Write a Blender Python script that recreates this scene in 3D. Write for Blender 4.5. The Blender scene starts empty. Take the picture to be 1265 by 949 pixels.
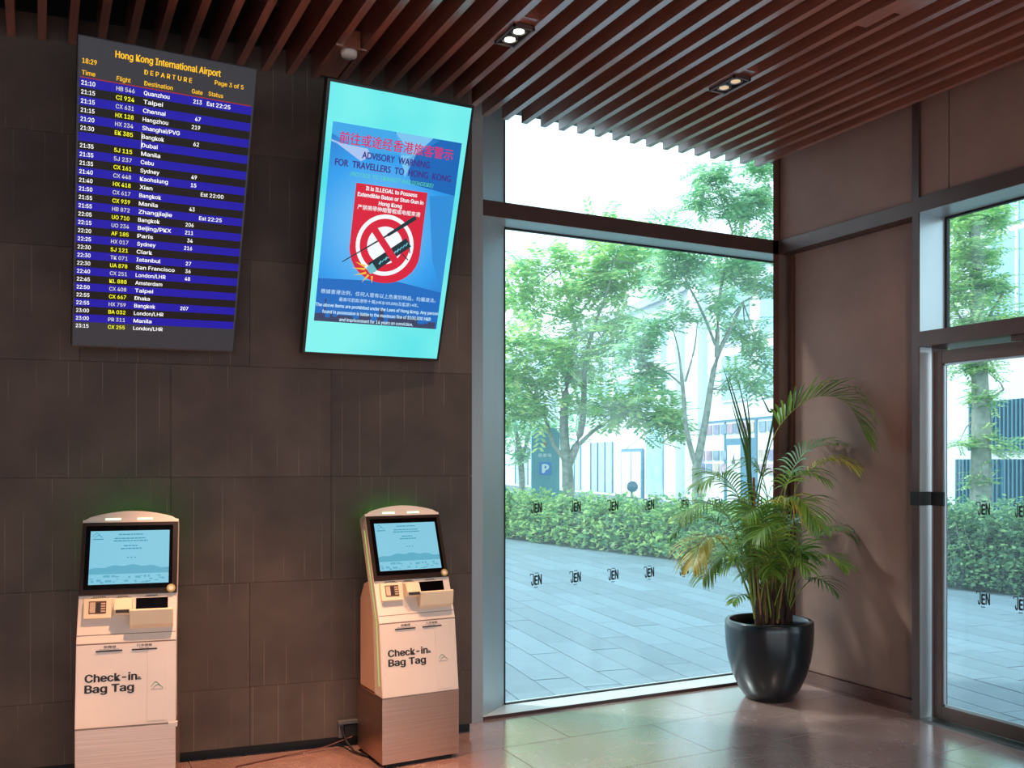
import bpy, bmesh, math, random
from mathutils import Vector, Matrix, Quaternion
random.seed(7)
SC = bpy.context.scene
COL = SC.collection
PI = math.pi
def lin(c):
    if isinstance(c, str):
        c = tuple(int(c[i:i+2], 16)/255 for i in (1, 3, 5))
    return tuple((x/12.92 if x <= .04045 else ((x+.055)/1.055)**2.4) for x in c)

# ------------------------------------------------------------------ camera
cam_data = bpy.data.cameras.new('camera')
cam = bpy.data.objects.new('camera', cam_data); COL.objects.link(cam)
cam.location = (0, 0, 1.7); cam.rotation_euler = (PI/2, 0, math.radians(-27.0))
cam_data.sensor_width = 36.0; cam_data.lens = 36.0*1150/1265
cam_data.shift_y = 95.5/1265; cam_data.clip_end = 400
SC.camera = cam
# ------------------------------------------------------------------ world, sun, exposure
w = bpy.data.worlds.new('sky'); SC.world = w; w.use_nodes = True
nt = w.node_tree; nt.nodes.clear()
wo = nt.nodes.new('ShaderNodeOutputWorld'); bg = nt.nodes.new('ShaderNodeBackground')
tc = nt.nodes.new('ShaderNodeTexCoord'); sx = nt.nodes.new('ShaderNodeSeparateXYZ'); rp = nt.nodes.new('ShaderNodeValToRGB')
nt.links.new(tc.outputs['Generated'], sx.inputs[0]); nt.links.new(sx.outputs['Z'], rp.inputs[0])
rp.color_ramp.elements[0].color = (.86, .95, 1, 1); rp.color_ramp.elements[1].color = (.66, .84, 1, 1)
nt.links.new(rp.outputs[0], bg.inputs[0]); nt.links.new(bg.outputs[0], wo.inputs[0])
bg.inputs[1].default_value = 2.5
sun_d = bpy.data.lights.new('sun', 'SUN'); sun = bpy.data.objects.new('sun', sun_d); COL.objects.link(sun)
sun_d.energy = 4.0; sun_d.angle = math.radians(6); sun_d.color = (1, .95, .86)
sun.rotation_euler = Vector((.50, -.46, -.78)).to_track_quat('-Z', 'Y').to_euler(); sun.location = (0, 20, 20)
SC.view_settings.view_transform = 'Standard'; SC.view_settings.look = 'None'
SC.view_settings.exposure = 0.0; SC.view_settings.gamma = 1.0; SC.view_settings.use_curve_mapping = False
def spot(name, loc, target, power, size=70, color=(1, .62, .38), blend=.6, r=.04):
    d = bpy.data.lights.new(name, 'SPOT'); o = bpy.data.objects.new(name, d); COL.objects.link(o)
    o.location = loc; d.energy = power; d.color = color; d.spot_size = math.radians(size); d.spot_blend = blend; d.shadow_soft_size = r
    o.rotation_euler = (Vector(target)-Vector(loc)).to_track_quat('-Z', 'Y').to_euler(); return o
# unseen spots just below the slats; those toward the camera added for floor bounce
WARM = (1, .60, .36)
for x, y, p, sz in ((-.9, 4.3, 450, 50), (.95, 4.45, 820, 44), (2.05, 4.25, 380, 44), (.2, 1.8, 1100, 52), (1.7, 1.3, 1100, 52), (3.1, 1.9, 800, 50), (4.1, .6, 800, 52), (2.6, -.4, 800, 52), (-1.4, .8, 700, 52), (-1.2, 2.9, 500, 50)):
    spot('floor_spot', (x, y, 3.93), (x, y+.1, 0), p, sz, (1, .62, .46) if y < 4 else (1, .50, .28))
spot('kiosk_spot', (.15, 2.9, 3.93), (.4, 5.0, .8), 30, 26, (1, .76, .66))
spot('kiosk_spot', (1.5, 2.9, 3.93), (1.9, 4.9, .8), 28, 26, (1, .78, .70))
spot('wall_fill_spot', (3.3, 1.9, 3.93), (5.2, 4.6, 1.5), 130, 48, (1, .70, .60))  # unseen spot added to brighten the right wall

# ------------------------------------------------------------------ materials
def newmat(name):
    m = bpy.data.materials.new(name); m.use_nodes = True
    return m, m.node_tree.nodes, m.node_tree.links, m.node_tree.nodes['Principled BSDF']
def mat(name, color, rough=.5, metal=0., var=.12, scale=8., bump=0., bscale=60., stretch=(1, 1, 1), emit=None, es=1., coat=0.):
    m, N, L, B = newmat(name)
    c = lin(color)
    B.inputs['Roughness'].default_value = rough; B.inputs['Metallic'].default_value = metal
    B.inputs['Coat Weight'].default_value = coat
    if var or bump:
        t = N.new('ShaderNodeTexCoord'); mp = N.new('ShaderNodeMapping'); mp.inputs['Scale'].default_value = stretch
        L.new(t.outputs['Object'], mp.inputs[0])
    if var:
        n = N.new('ShaderNodeTexNoise'); n.inputs['Scale'].default_value = scale; n.inputs['Detail'].default_value = 5
        L.new(mp.outputs[0], n.inputs['Vector'])
        r = N.new('ShaderNodeValToRGB'); r.color_ramp.elements[0].position = .3; r.color_ramp.elements[1].position = .7
        r.color_ramp.elements[0].color = (*[x*(1-var) for x in c], 1); r.color_ramp.elements[1].color = (*[min(1, x*(1+var)) for x in c], 1)
        L.new(n.outputs['Fac'], r.inputs[0]); L.new(r.outputs[0], B.inputs['Base Color'])
    else:
        B.inputs['Base Color'].default_value = (*c, 1)
    if bump:
        n2 = N.new('ShaderNodeTexNoise'); n2.inputs['Scale'].default_value = bscale; L.new(mp.outputs[0], n2.inputs['Vector'])
        b = N.new('ShaderNodeBump'); b.inputs['Strength'].default_value = bump; b.inputs['Distance'].default_value = .004
        L.new(n2.outputs['Fac'], b.inputs['Height']); L.new(b.outputs[0], B.inputs['Normal'])
    if emit:
        B.inputs['Emission Color'].default_value = (*lin(emit), 1); B.inputs['Emission Strength'].default_value = es
    return m
def emis(name, color, s=1.):
    m, N, L, B = newmat(name); B.inputs['Base Color'].default_value = (.01, .01, .01, 1)
    B.inputs['Roughness'].default_value = .35; B.inputs['Specular IOR Level'].default_value = .2
    B.inputs['Emission Color'].default_value = (*lin(color), 1); B.inputs['Emission Strength'].default_value = s
    return m
M = {}
M['dark_frame'] = mat('bronze_frame', '#54413d', .38, .35, .08, 6)
M['brown_frame'] = mat('reddish_bronze_frame', '#6b4a41', .36, .35, .08, 6)
M['door_frame'] = mat('door_bronze', '#5e4b45', .36, .35, .08, 6)
M['steel_reveal'] = mat('pale_metal_reveal', '#b4c0c4', .34, .6, .05, 5, stretch=(1, 1, .15))
M['sill'] = mat('white_sill', '#e6eaea', .4, .1, .04)
M['black'] = mat('black_plate', '#0b0a0a', .6, 0, .1)
M['plenum'] = mat('black_plenum', '#0a0808', .9, 0, 0)
M['bezel'] = mat('black_bezel', '#141416', .3, .1, 0)
M['greybezel'] = mat('grey_bezel', '#3a3b42', .35, .3, 0)
M['steel'] = mat('brushed_steel', '#c6a896', .30, 1., .12, 3, stretch=(.4, .4, 40), bump=.05, bscale=30)
M['ink'] = mat('black_ink', '#22242a', .6, 0, 0)
M['greyink'] = mat('grey_ink', '#5a5c60', .6, 0, 0)
M['greenink'] = mat('green_ink', '#2f8f6a', .6, 0, 0)
M['kwhite'] = mat('kiosk_white', '#e4d8cc', .38, 0, .03, 4, coat=.2)
M['kcream'] = mat('kiosk_cream', '#e8d8b8', .4, 0, .03, 4)
M['kside'] = mat('kiosk_side', '#c9a58c', .42, 0, .05, 4)
M['kgroove'] = mat('kiosk_groove', '#7b6d66', .6, 0, 0)
M['kbezel'] = mat('kiosk_bezel', '#2a211d', .3, .1, .1)
M['glassblack'] = mat('black_glass', '#040405', .08, 0, 0)
M['ledwhite'] = emis('led_white', '#d8ffd8', 1.6)
M['ledgreen'] = emis('led_green', '#b6d96a', .9)
M['ledback'] = emis('led_back_green', '#4fe03a', 16.0)
M['lamp'] = emis('lamp_disc', '#ffe6c8', 9.0)
M['lampdim'] = emis('lamp_disc_dim', '#ffdcb0', .75)
M['pot'] = mat('glazed_black_pot', '#101a20', .3, 0, .25, 5, bump=.06, bscale=25, coat=.3)
M['soil'] = mat('soil', '#2c1c14', .95, 0, .4, 30, bump=.8, bscale=60)
M['cane'] = mat('palm_cane', '#8a6a3a', .5, 0, .3, 20, stretch=(1, 1, .3))
M['cane_brown'] = mat('palm_cane_brown', '#8f5f38', .5, 0, .3, 20, stretch=(1, 1, 8))
M['husk'] = mat('palm_husk', '#3a2218', .8, 0, .4, 20, bump=.5)
M['bark'] = mat('tree_bark', '#8c9688', .85, 0, .35, 9, bump=.6, bscale=20)
M['white_wall_far'] = mat('white_facade', '#e9eef0', .6, 0, .04, .5)
M['grey_facade'] = mat('grey_facade', '#b4c3ca', .6, 0, .05, .5)
M['blueglass'] = mat('blue_window', '#a4cbdc', .2, .0, .2, .6)
M['tealdoor'] = mat('teal_door', '#3f7d97', .35, .1, .1)
M['teal'] = mat('teal_sign', '#4f9cac', .35, .1, .12, 2)
M['louvre'] = mat('teal_louvre', '#4a7f92', .4, .3, .1)
M['red'] = mat('red_cable', '#5e332c', .6, 0, 0)
M['offwhite'] = mat('off_white_print', '#e8f2f4', .5, 0, 0)
M['pblue'] = mat('sign_blue', '#1f7fd0', .4, 0, 0)

def leafmat(name, c1, c2, trans=.5, rough=.5):
    m, N, L, B = newmat(name)
    g = N.new('ShaderNodeNewGeometry'); r = N.new('ShaderNodeValToRGB')
    r.color_ramp.elements[0].color = (*lin(c1), 1); r.color_ramp.elements[1].color = (*lin(c2), 1)
    L.new(g.outputs['Random Per Island'], r.inputs[0]); L.new(r.outputs[0], B.inputs['Base Color'])
    B.inputs['Roughness'].default_value = rough
    t = N.new('ShaderNodeBsdfTranslucent'); L.new(r.outputs[0], t.inputs[0])
    mx = N.new('ShaderNodeMixShader'); mx.inputs[0].default_value = trans
    L.new(B.outputs[0], mx.inputs[1]); L.new(t.outputs[0], mx.inputs[2])
    L.new(mx.outputs[0], N['Material Output'].inputs[0]); return m
M['leafA'] = leafmat('tree_leaf', '#62bd78', '#e6f6a4', .62)
M['leafB'] = leafmat('tree_leaf_cool', '#66b494', '#cdeeb0', .62)
M['leafH'] = leafmat('hedge_leaf', '#3f9468', '#cfee92', .5)
M['leafH2'] = leafmat('hedge_leaf_dark', '#35745c', '#a4cf92', .45)
M['palm'] = leafmat('palm_leaf', '#47782a', '#8eaa46', .35, .38)
M['palmD'] = leafmat('palm_leaf_dark', '#345f2c', '#5f8a48', .3, .38)
M['palmY'] = leafmat('palm_leaf_yellow', '#98a03a', '#ccb24c', .3, .4)

def glassmat(name, tint, refl=1.45, rough=0.0):
    m = bpy.data.materials.new(name); m.use_nodes = True; N = m.node_tree.nodes; L = m.node_tree.links; N.clear()
    o = N.new('ShaderNodeOutputMaterial'); t = N.new('ShaderNodeBsdfTransparent'); g = N.new('ShaderNodeBsdfGlossy')
    f = N.new('ShaderNodeFresnel'); x = N.new('ShaderNodeMixShader')
    ge = N.new('ShaderNodeNewGeometry'); mi = N.new('ShaderNodeMapRange'); mi.inputs['To Min'].default_value = refl; mi.inputs['To Max'].default_value = 1/refl
    L.new(ge.outputs['Backfacing'], mi.inputs['Value']); L.new(mi.outputs[0], f.inputs[0]); t.inputs[0].default_value = (*tint, 1); g.inputs['Roughness'].default_value = rough
    L.new(f.outputs[0], x.inputs[0]); L.new(t.outputs[0], x.inputs[1]); L.new(g.outputs[0], x.inputs[2]); L.new(x.outputs[0], o.inputs[0]); return m
def veiled_glass():  # haze over the view, mixed into the glass as a pale translucent veil
    m = glassmat('window_glass', (.88, .965, .98)); N = m.node_tree.nodes; L = m.node_tree.links
    t = N.new('ShaderNodeBsdfTranslucent'); t.inputs[0].default_value = (.75, .92, 1, 1); x = N.new('ShaderNodeMixShader'); x.inputs[0].default_value = .038
    o = [n for n in N if n.type == 'OUTPUT_MATERIAL'][0]; src = o.inputs[0].links[0].from_socket
    L.new(src, x.inputs[1]); L.new(t.outputs[0], x.inputs[2]); L.new(x.outputs[0], o.inputs[0]); return m
M['glass'] = veiled_glass()

def wallmat():      # dark stone panels with fine chalky vertical scratches
    m, N, L, B = newmat('dark_stone_panel')
    t = N.new('ShaderNodeTexCoord'); oi = N.new('ShaderNodeObjectInfo')
    n1 = N.new('ShaderNodeTexNoise'); n1.inputs['Scale'].default_value = 3.; n1.inputs['Detail'].default_value = 8
    L.new(t.outputs['Object'], n1.inputs['Vector'])
    r1 = N.new('ShaderNodeValToRGB'); r1.color_ramp.elements[0].position = .32; r1.color_ramp.elements[1].position = .72
    r1.color_ramp.elements[0].color = (*lin('#4a3e38'), 1); r1.color_ramp.elements[1].color = (*lin('#65574e'), 1)
    L.new(n1.outputs['Fac'], r1.inputs[0])
    # tint per panel
    hsv = N.new('ShaderNodeHueSaturation'); L.new(r1.outputs[0], hsv.inputs['Color'])
    mr = N.new('ShaderNodeMapRange'); mr.inputs['To Min'].default_value = .82; mr.inputs['To Max'].default_value = 1.15
    L.new(oi.outputs['Random'], mr.inputs['Value']); L.new(mr.outputs[0], hsv.inputs['Value'])
    # fine grain
    n2 = N.new('ShaderNodeTexNoise'); n2.inputs['Scale'].default_value = 1.0; n2.inputs['Detail'].default_value = 2
    mp = N.new('ShaderNodeMapping'); mp.inputs['Scale'].default_value = (420, 1, 260); L.new(t.outputs['Object'], mp.inputs[0]); L.new(mp.outputs[0], n2.inputs['Vector'])
    mx = N.new('ShaderNodeMixRGB'); mx.blend_type = 'MULTIPLY'; mx.inputs[0].default_value = .45
    L.new(hsv.outputs[0], mx.inputs[1]); L.new(n2.outputs['Fac'], mx.inputs[2])
    mg = N.new('ShaderNodeMixRGB'); mg.blend_type = 'ADD'; mg.inputs[2].default_value = (*lin('#857868'), 1)
    # vertical scratches: narrow bands in x, broken along z
    s = N.new('ShaderNodeTexVoronoi'); s.voronoi_dimensions = '1D'; s.feature = 'DISTANCE_TO_EDGE'; s.inputs['Scale'].default_value = 1
    sep = N.new('ShaderNodeSeparateXYZ'); L.new(t.outputs['Object'], sep.inputs[0])
    ma = N.new('ShaderNodeMath'); ma.operation = 'MULTIPLY_ADD'; ma.inputs[1].default_value = 8.5; L.new(sep.outputs['X'], ma.inputs[0])
    mo = N.new('ShaderNodeMath'); mo.operation = 'MULTIPLY'; mo.inputs[1].default_value = 47; L.new(oi.outputs['Random'], mo.inputs[0]); L.new(mo.outputs[0], ma.inputs[2])
    L.new(ma.outputs[0], s.inputs['W'])
    rs = N.new('ShaderNodeValToRGB'); e = rs.color_ramp.elements
    e[0].position = .008; e[0].color = (1, 1, 1, 1); e[1].position = .020; e[1].color = (0, 0, 0, 1)
    L.new(s.outputs['Distance'], rs.inputs[0])
    s2 = N.new('ShaderNodeTexNoise'); s2.inputs['Scale'].default_value = 2.2; s2.inputs['Detail'].default_value = 3; L.new(t.outputs['Object'], s2.inputs['Vector'])
    r3 = N.new('ShaderNodeValToRGB'); r3.color_ramp.elements[0].position = .46; r3.color_ramp.elements[1].position = .58; L.new(s2.outputs['Fac'], r3.inputs[0])
    mm = N.new('ShaderNodeMath'); mm.operation = 'MULTIPLY'; L.new(rs.outputs[0], mm.inputs[0]); L.new(r3.outputs[0], mm.inputs[1])
    m3 = N.new('ShaderNodeMath'); m3.operation = 'MULTIPLY'; m3.inputs[1].default_value = .42; L.new(mm.outputs[0], m3.inputs[0])
    L.new(m3.outputs[0], mg.inputs[0]); L.new(mx.outputs[0], mg.inputs[1])
    L.new(mg.outputs[0], B.inputs['Base Color']); B.inputs['Roughness'].default_value = .62
    b = N.new('ShaderNodeBump'); b.inputs['Strength'].default_value = .25; b.inputs['Distance'].default_value = .002
    L.new(n2.outputs['Fac'], b.inputs['Height']); L.new(b.outputs[0], B.inputs['Normal']); return m
M['stone'] = wallmat()
def floormat():
    m, N, L, B = newmat('polished_taupe_tile')
    t = N.new('ShaderNodeTexCoord'); oi = N.new('ShaderNodeObjectInfo')
    ad = N.new('ShaderNodeVectorMath'); ad.operation = 'ADD'; sc = N.new('ShaderNodeVectorMath'); sc.operation = 'SCALE'; sc.inputs[3].default_value = 30
    cb = N.new('ShaderNodeCombineXYZ'); L.new(oi.outputs['Random'], cb.inputs[0]); L.new(cb.outputs[0], sc.inputs[0]); L.new(t.outputs['Object'], ad.inputs[0]); L.new(sc.outputs[0], ad.inputs[1])
    n = N.new('ShaderNodeTexNoise'); n.inputs['Scale'].default_value = 1.6; n.inputs['Detail'].default_value = 7; n.inputs['Distortion'].default_value = 1.2
    L.new(ad.outputs[0], n.inputs['Vector'])
    r = N.new('ShaderNodeValToRGB'); e = r.color_ramp.elements; e[0].position = .3; e[1].position = .75
    e[0].color = (*lin('#94726c'), 1); e[1].color = (*lin('#b2948c'), 1)
    L.new(n.outputs['Fac'], r.inputs[0])
    n3 = N.new('ShaderNodeTexNoise'); n3.inputs['Scale'].default_value = 2.3; n3.inputs['Detail'].default_value = 3; n3.inputs['Distortion'].default_value = 2.5; L.new(ad.outputs[0], n3.inputs['Vector'])
    rv = N.new('ShaderNodeValToRGB'); e = rv.color_ramp.elements; e[0].position = .492; e[0].color = (0, 0, 0, 1); e[1].position = .5; e[1].color = (.5, .5, .5, 1); q = e.new(.508); q.color = (0, 0, 0, 1)
    L.new(n3.outputs['Fac'], rv.inputs[0])
    mx = N.new('ShaderNodeMixRGB'); mx.inputs[2].default_value = (*lin('#c9b8b0'), 1); L.new(rv.outputs[0], mx.inputs[0]); L.new(r.outputs[0], mx.inputs[1])
    L.new(mx.outputs[0], B.inputs['Base Color'])
    mr = N.new('ShaderNodeMapRange'); mr.inputs['To Min'].default_value = .16; mr.inputs['To Max'].default_value = .28; L.new(n.outputs['Fac'], mr.inputs[0]); L.new(mr.outputs[0], B.inputs['Roughness'])
    B.inputs['IOR'].default_value = 1.9; B.inputs['Coat Weight'].default_value = 1.; B.inputs['Coat Roughness'].default_value = .17; B.inputs['Coat IOR'].default_value = 2.4
    return m
M['floor'] = floormat()
M['grout'] = mat('floor_grout', '#5b4c47', .7)
def pavemat():
    m, N, L, B = newmat('plaza_paver'); oi = N.new('ShaderNodeObjectInfo'); g = N.new('ShaderNodeNewGeometry'); t = N.new('ShaderNodeTexCoord')
    ad = N.new('ShaderNodeMath'); ad.operation = 'ADD'; L.new(oi.outputs['Random'], ad.inputs[0]); L.new(g.outputs['Random Per Island'], ad.inputs[1])
    fr = N.new('ShaderNodeMath'); fr.operation = 'FRACT'; L.new(ad.outputs[0], fr.inputs[0])
    r = N.new('ShaderNodeValToRGB'); r.color_ramp.elements[0].color = (*lin('#667b86'), 1); r.color_ramp.elements[1].color = (*lin('#748b97'), 1); L.new(fr.outputs[0], r.inputs[0])
    n = N.new('ShaderNodeTexNoise'); n.inputs['Scale'].default_value = 6; n.inputs['Detail'].default_value = 6; L.new(t.outputs['Object'], n.inputs['Vector'])
    mx = N.new('ShaderNodeMixRGB'); mx.blend_type = 'OVERLAY'; mx.inputs[0].default_value = .2; L.new(r.outputs[0], mx.inputs[1]); L.new(n.outputs['Fac'], mx.inputs[2])
    L.new(mx.outputs[0], B.inputs['Base Color']); B.inputs['Roughness'].default_value = .55; return m
M['paver'] = pavemat()
M['ground'] = mat('plaza_bed', '#65757c', .8, 0, .1, 2)
M['slat'] = mat('slat_wood', '#8a5444', .3, 0, .22, 2.5, stretch=(30, 1.2, 30), bump=0, coat=1.)
M['slat'].node_tree.nodes['Principled BSDF'].inputs['Coat IOR'].default_value = 2.4
M['slat'].node_tree.nodes['Principled BSDF'].inputs['Coat Roughness'].default_value = .22
M['fabric'] = mat('woven_wall_covering', '#86675c', .75, 0, .10, 3, bump=.35, bscale=220)
M['backwall'] = mat('lobby_wall', '#6a5a52', .7, 0, .1)

# ------------------------------------------------------------------ mesh helpers
FINE = {'white_lettering', 'pale_lettering', 'yellow_lettering', 'amber_lettering', 'lettering', 'panel_joint', 'device_caption', 'display_text', 'display_picture', 'scanner_picture', 'chinese_heading', 'heading', 'green_line', 'white_print', 'legal_lettering', 'spark', 'baton_highlight', 'skyline', 'emblem', 'emblem_caption', 'caption', 'mullion', 'frame_bar', 'spear_leaf', 'husk', 'stems', 'window_decal', 'gasket', 'glazing_bead', 'carrier_rail'}
class MB:
    def __init__(s): s.v = []; s.f = []; s.m = []; s.smooth = []
    def add(s, vs, fs, mi=0, sm=False):
        o = len(s.v); s.v += [tuple(v) for v in vs]
        for f in fs: s.f.append(tuple(i+o for i in f)); s.m.append(mi); s.smooth.append(sm)
    def box(s, x0, x1, y0, y1, z0, z1, mi=0, fr=None):
        vs = [(x, y, z) for z in (z0, z1) for y in (y0, y1) for x in (x0, x1)]
        if fr: vs = [fr(*v) for v in vs]
        s.add(vs, [(0, 2, 3, 1), (4, 5, 7, 6), (0, 1, 5, 4), (2, 6, 7, 3), (0, 4, 6, 2), (1, 3, 7, 5)], mi)
    def prism(s, pts, a, b, axis='y', mi=0, fr=None):     # polygon extruded along an axis
        n = len(pts)
        def P(p, t): return {'y': (p[0], t, p[1]), 'x': (t, p[0], p[1]), 'z': (p[0], p[1], t)}[axis]
        vs = [P(p, a) for p in pts]+[P(p, b) for p in pts]
        if fr: vs = [fr(*v) for v in vs]
        s.add(vs, [tuple(range(n))[::-1], tuple(range(n, 2*n))]+[(i, (i+1) % n, n+(i+1) % n, n+i) for i in range(n)], mi)
    def tube(s, pts, rad, n=8, mi=0, cap=True, sm=True):
        pts = [Vector(p) for p in pts]; rings = []
        up = Vector((0, 0, 1)); 
        for i, p in enumerate(pts):
            t = (pts[min(i+1, len(pts)-1)]-pts[max(i-1, 0)]).normalized()
            a = t.cross(up) if abs(t.dot(up)) < .95 else t.cross(Vector((1, 0, 0)))
            a.normalize(); b = t.cross(a).normalized()
            r = rad[i] if isinstance(rad, (list, tuple)) else rad
            rings.append([p+a*(r*math.cos(2*PI*k/n))+b*(r*math.sin(2*PI*k/n)) for k in range(n)])
        vs = [v for r in rings for v in r]
        fs = [(i*n+k, i*n+(k+1) % n, (i+1)*n+(k+1) % n, (i+1)*n+k) for i in range(len(pts)-1) for k in range(n)]
        s.add(vs, fs, mi, sm)
        if cap:
            s.add(rings[0], [tuple(range(n))[::-1]], mi); s.add(rings[-1], [tuple(range(n))], mi)
    def lathe(s, prof, n=40, mi=0, c=(0, 0, 0), sm=True):
        vs = [(c[0]+r*math.cos(2*PI*k/n), c[1]+r*math.sin(2*PI*k/n), c[2]+z) for r, z in prof for k in range(n)]
        fs = [(i*n+k, i*n+(k+1) % n, (i+1)*n+(k+1) % n, (i+1)*n+k) for i in range(len(prof)-1) for k in range(n)]
        s.add(vs, fs, mi, sm)
    def disc(s, c, u, v, r, n=24, mi=0, th=0, nrm=None, r2=None):
        c = Vector(c); u = Vector(u); v = Vector(v); r2 = r2 or r
        ring = [c+u*(r*math.cos(2*PI*k/n))+v*(r2*math.sin(2*PI*k/n)) for k in range(n)]
        s.add(ring, [tuple(range(n))], mi)
        if th:
            nv = Vector(nrm); back = [p+nv*th for p in ring]
            s.add(ring+back, [(k, n+k, n+(k+1) % n, (k+1) % n) for k in range(n)], mi, True)
    def build(s, name, mats, parent=None, loc=None, bevel=0, kind=None, recalc=True, label=None):
        me = bpy.data.meshes.new(name); me.from_pydata(s.v, [], s.f)
        if not isinstance(mats, (list, tuple)): mats = [mats]
        for m_ in mats: me.materials.append(m_)
        me.polygons.foreach_set('material_index', s.m); me.polygons.foreach_set('use_smooth', s.smooth)
        if bevel or recalc:
            bm = bmesh.new(); bm.from_mesh(me)
            if bevel:
                es = [e for e in bm.edges if len(e.link_faces) == 2 and e.calc_face_angle(0) > .6]
                bmesh.ops.bevel(bm, geom=es, offset=bevel, segments=2, affect='EDGES', profile=.6)
            if recalc: bmesh.ops.recalc_face_normals(bm, faces=bm.faces)
            bm.to_mesh(me); bm.free()
        me.update()
        o = bpy.data.objects.new(name, me); COL.objects.link(o)
        if parent: o.parent = parent
        if loc: o.location = loc
        if kind or name in FINE: o['kind'] = kind or 'stuff'
        if label: o['label'] = label
        return o
def thing(name, label, cat, loc=(0, 0, 0), rot=None, group=None, mat4=None):
    o = bpy.data.objects.new(name, None); COL.objects.link(o); o.empty_display_size = .1
    if mat4: o.matrix_world = mat4
    else:
        o.location = loc
        if rot: o.rotation_euler = rot
    o['label'] = label; o['category'] = cat
    if group: o['group'] = group
    return o
def tag(o, label, cat, group=None):
    o['label'] = label; o['category'] = cat
    if group: o['group'] = group
    return o
def struct(o): o['kind'] = 'structure'; return o
def dup(o, parent=None, loc=None):
    c = o.copy(); COL.objects.link(c)
    if parent: c.parent = parent
    if loc is not None: c.location = loc
    for ch in list(o.children):
        dup(ch, c)
    return c
_tc = {}
try:
    import os
    FONT = bpy.data.fonts.load(os.path.join(bpy.utils.resource_path('LOCAL'), 'datafiles', 'fonts', 'Inter.woff2'))
except Exception:
    FONT = None
def glyphs(s, bold=0.0, shear=0.0, spacing=1.0, serif=False):
    k = (s, bold, shear, spacing, serif)
    if k in _tc: return _tc[k]
    cu = bpy.data.curves.new('t', 'FONT'); cu.body = s; cu.size = 1; cu.shear = shear; cu.space_character = spacing; cu.resolution_u = 3
    if FONT and not serif and all(ord(ch) < 256 for ch in s): cu.font = FONT
    ob = bpy.data.objects.new('t', cu); COL.objects.link(ob); bpy.context.view_layer.update()
    dg = bpy.context.evaluated_depsgraph_get(); me = bpy.data.meshes.new_from_object(ob.evaluated_get(dg))
    vs = [tuple(v.co)[:2] for v in me.vertices]; fs = [tuple(p.vertices) for p in me.polygons]
    bpy.data.objects.remove(ob); bpy.data.curves.remove(cu); bpy.data.meshes.remove(me)
    if not vs: vs = [(0, 0), (1, 0), (1, 1)]
    x0 = min(v[0] for v in vs); x1 = max(v[0] for v in vs); y1 = max(v[1] for v in vs); y0 = min(v[1] for v in vs)
    _tc[k] = (vs, fs, x0, x1, y0, y1); return _tc[k]
def cap_of(s, serif):
    g = glyphs('H' if all(ord(ch) < 256 for ch in s) else '中', 0, 0., 1., serif); return g[5]-g[4]
def text(mb, s, x, z, cap, width=None, fr=None, mi=0, bold=0., align='l', shear=0., spacing=1., n=0.0, fit=False, serif=False):
    """flat lettering in the local x/z plane (facing -y)"""
    vs, fs, x0, x1, y0, y1 = glyphs(s, 0, shear, spacing, serif)
    sy = cap/cap_of(s, serif) if not fit else cap/(y1-y0); sxx = (width/(x1-x0)) if width else sy
    off = {'l': 0, 'c': -(x1-x0)*sxx/2, 'r': -(x1-x0)*sxx}[align]
    base = 0 if not fit else y0
    sh = [(0, 0)] if bold <= 0 else [(-bold, 0), (bold, 0), (0, bold*.5), (0, -bold*.5)]
    for e, (dx, dz) in enumerate(sh):      # heavier strokes: the same glyphs laid side by side
        P = [(x+off+(a-x0+dx)*sxx, n-.00003*e, z+(b-base+dz)*sy) for a, b in vs]
        if fr: P = [fr(*p) for p in P]
        mb.add(P, fs, mi)

# ================================================================== SETTING
GY, GX = 5.75, 5.41          # glass planes
ang = math.radians(-7); WD = Vector((math.cos(ang), math.sin(ang), 0)); WN = Vector((-WD.y, WD.x, 0)); W0 = Vector((2.42, 5.30, 0))
def wall_y(x): return 5.30+(2.42-x)*math.tan(math.radians(7))

# floor
mb = MB(); mb.box(-6, 5.47, -4.2, 5.83, -.12, -.006); mb.box(-6, 2.4, 5.83, 6.4, -.12, -.006)
floor = struct(mb.build('floor', M['grout']))
tile_meshes = {}
def tile_obj(x0, x1, y0, y1):
    k = (round(x1-x0, 3), round(y1-y0, 3))
    if k not in tile_meshes:
        b = MB(); b.box(0, x1-x0, 0, y1-y0, -.008, 0); o = b.build('tile', M['floor'], floor, (x0, y0, 0)); tile_meshes[k] = o.data
    else:
        o = bpy.data.objects.new('tile', tile_meshes[k]); COL.objects.link(o); o.parent = floor; o.location = (x0, y0, 0)
tw, th = 1.08, .622; gap = .0022
yb = 4.945+th
row = 0
while yb > -4.0:
    y0 = yb-th
    x = (4.0 if row % 2 == 0 else 2.41+.04) - 9*tw
    while x < 5.4:
        a, b = max(x, -6), min(x+tw, 5.42)
        if b-a > .05: tile_obj(round(a+gap, 3), round(b-gap, 3), y0+gap, (yb-gap if row else 5.60))
        x += tw
    yb -= th; row += 1
# left wall with stone panels
lw = bpy.data.objects  # noqa
mb = MB(); mb.box(-9, -.004, .030, .20, .06, 4.5)
mb.box(-9, 0, .05, .20, 0, .06)
wall = struct(mb.build('wall_left', M['black'])); wall.location = W0; wall.rotation_euler = (0, 0, ang)
pm = {}
zs = [.06, .40, 1.0, 1.61, 2.245, 2.86, 3.47, 4.10]
for r in range(len(zs)-1):
    off = -.876 if r in (2, 3, 5) else -.43-.02
    edges = [0]
    x = off
    while x > -8.5:
        edges.append(x); x -= .892
    edges.append(-8.7)
    for a, b in zip(edges[1:], edges[:-1]):
        k = (round(b-a, 3), r)
        g = .0008
        bm_ = MB(); bm_.box(a+g, b-g, 0, .029, zs[r]+g, zs[r+1]-g)
        bm_.build('panel', M['stone'], wall, bevel=.0007)
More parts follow.
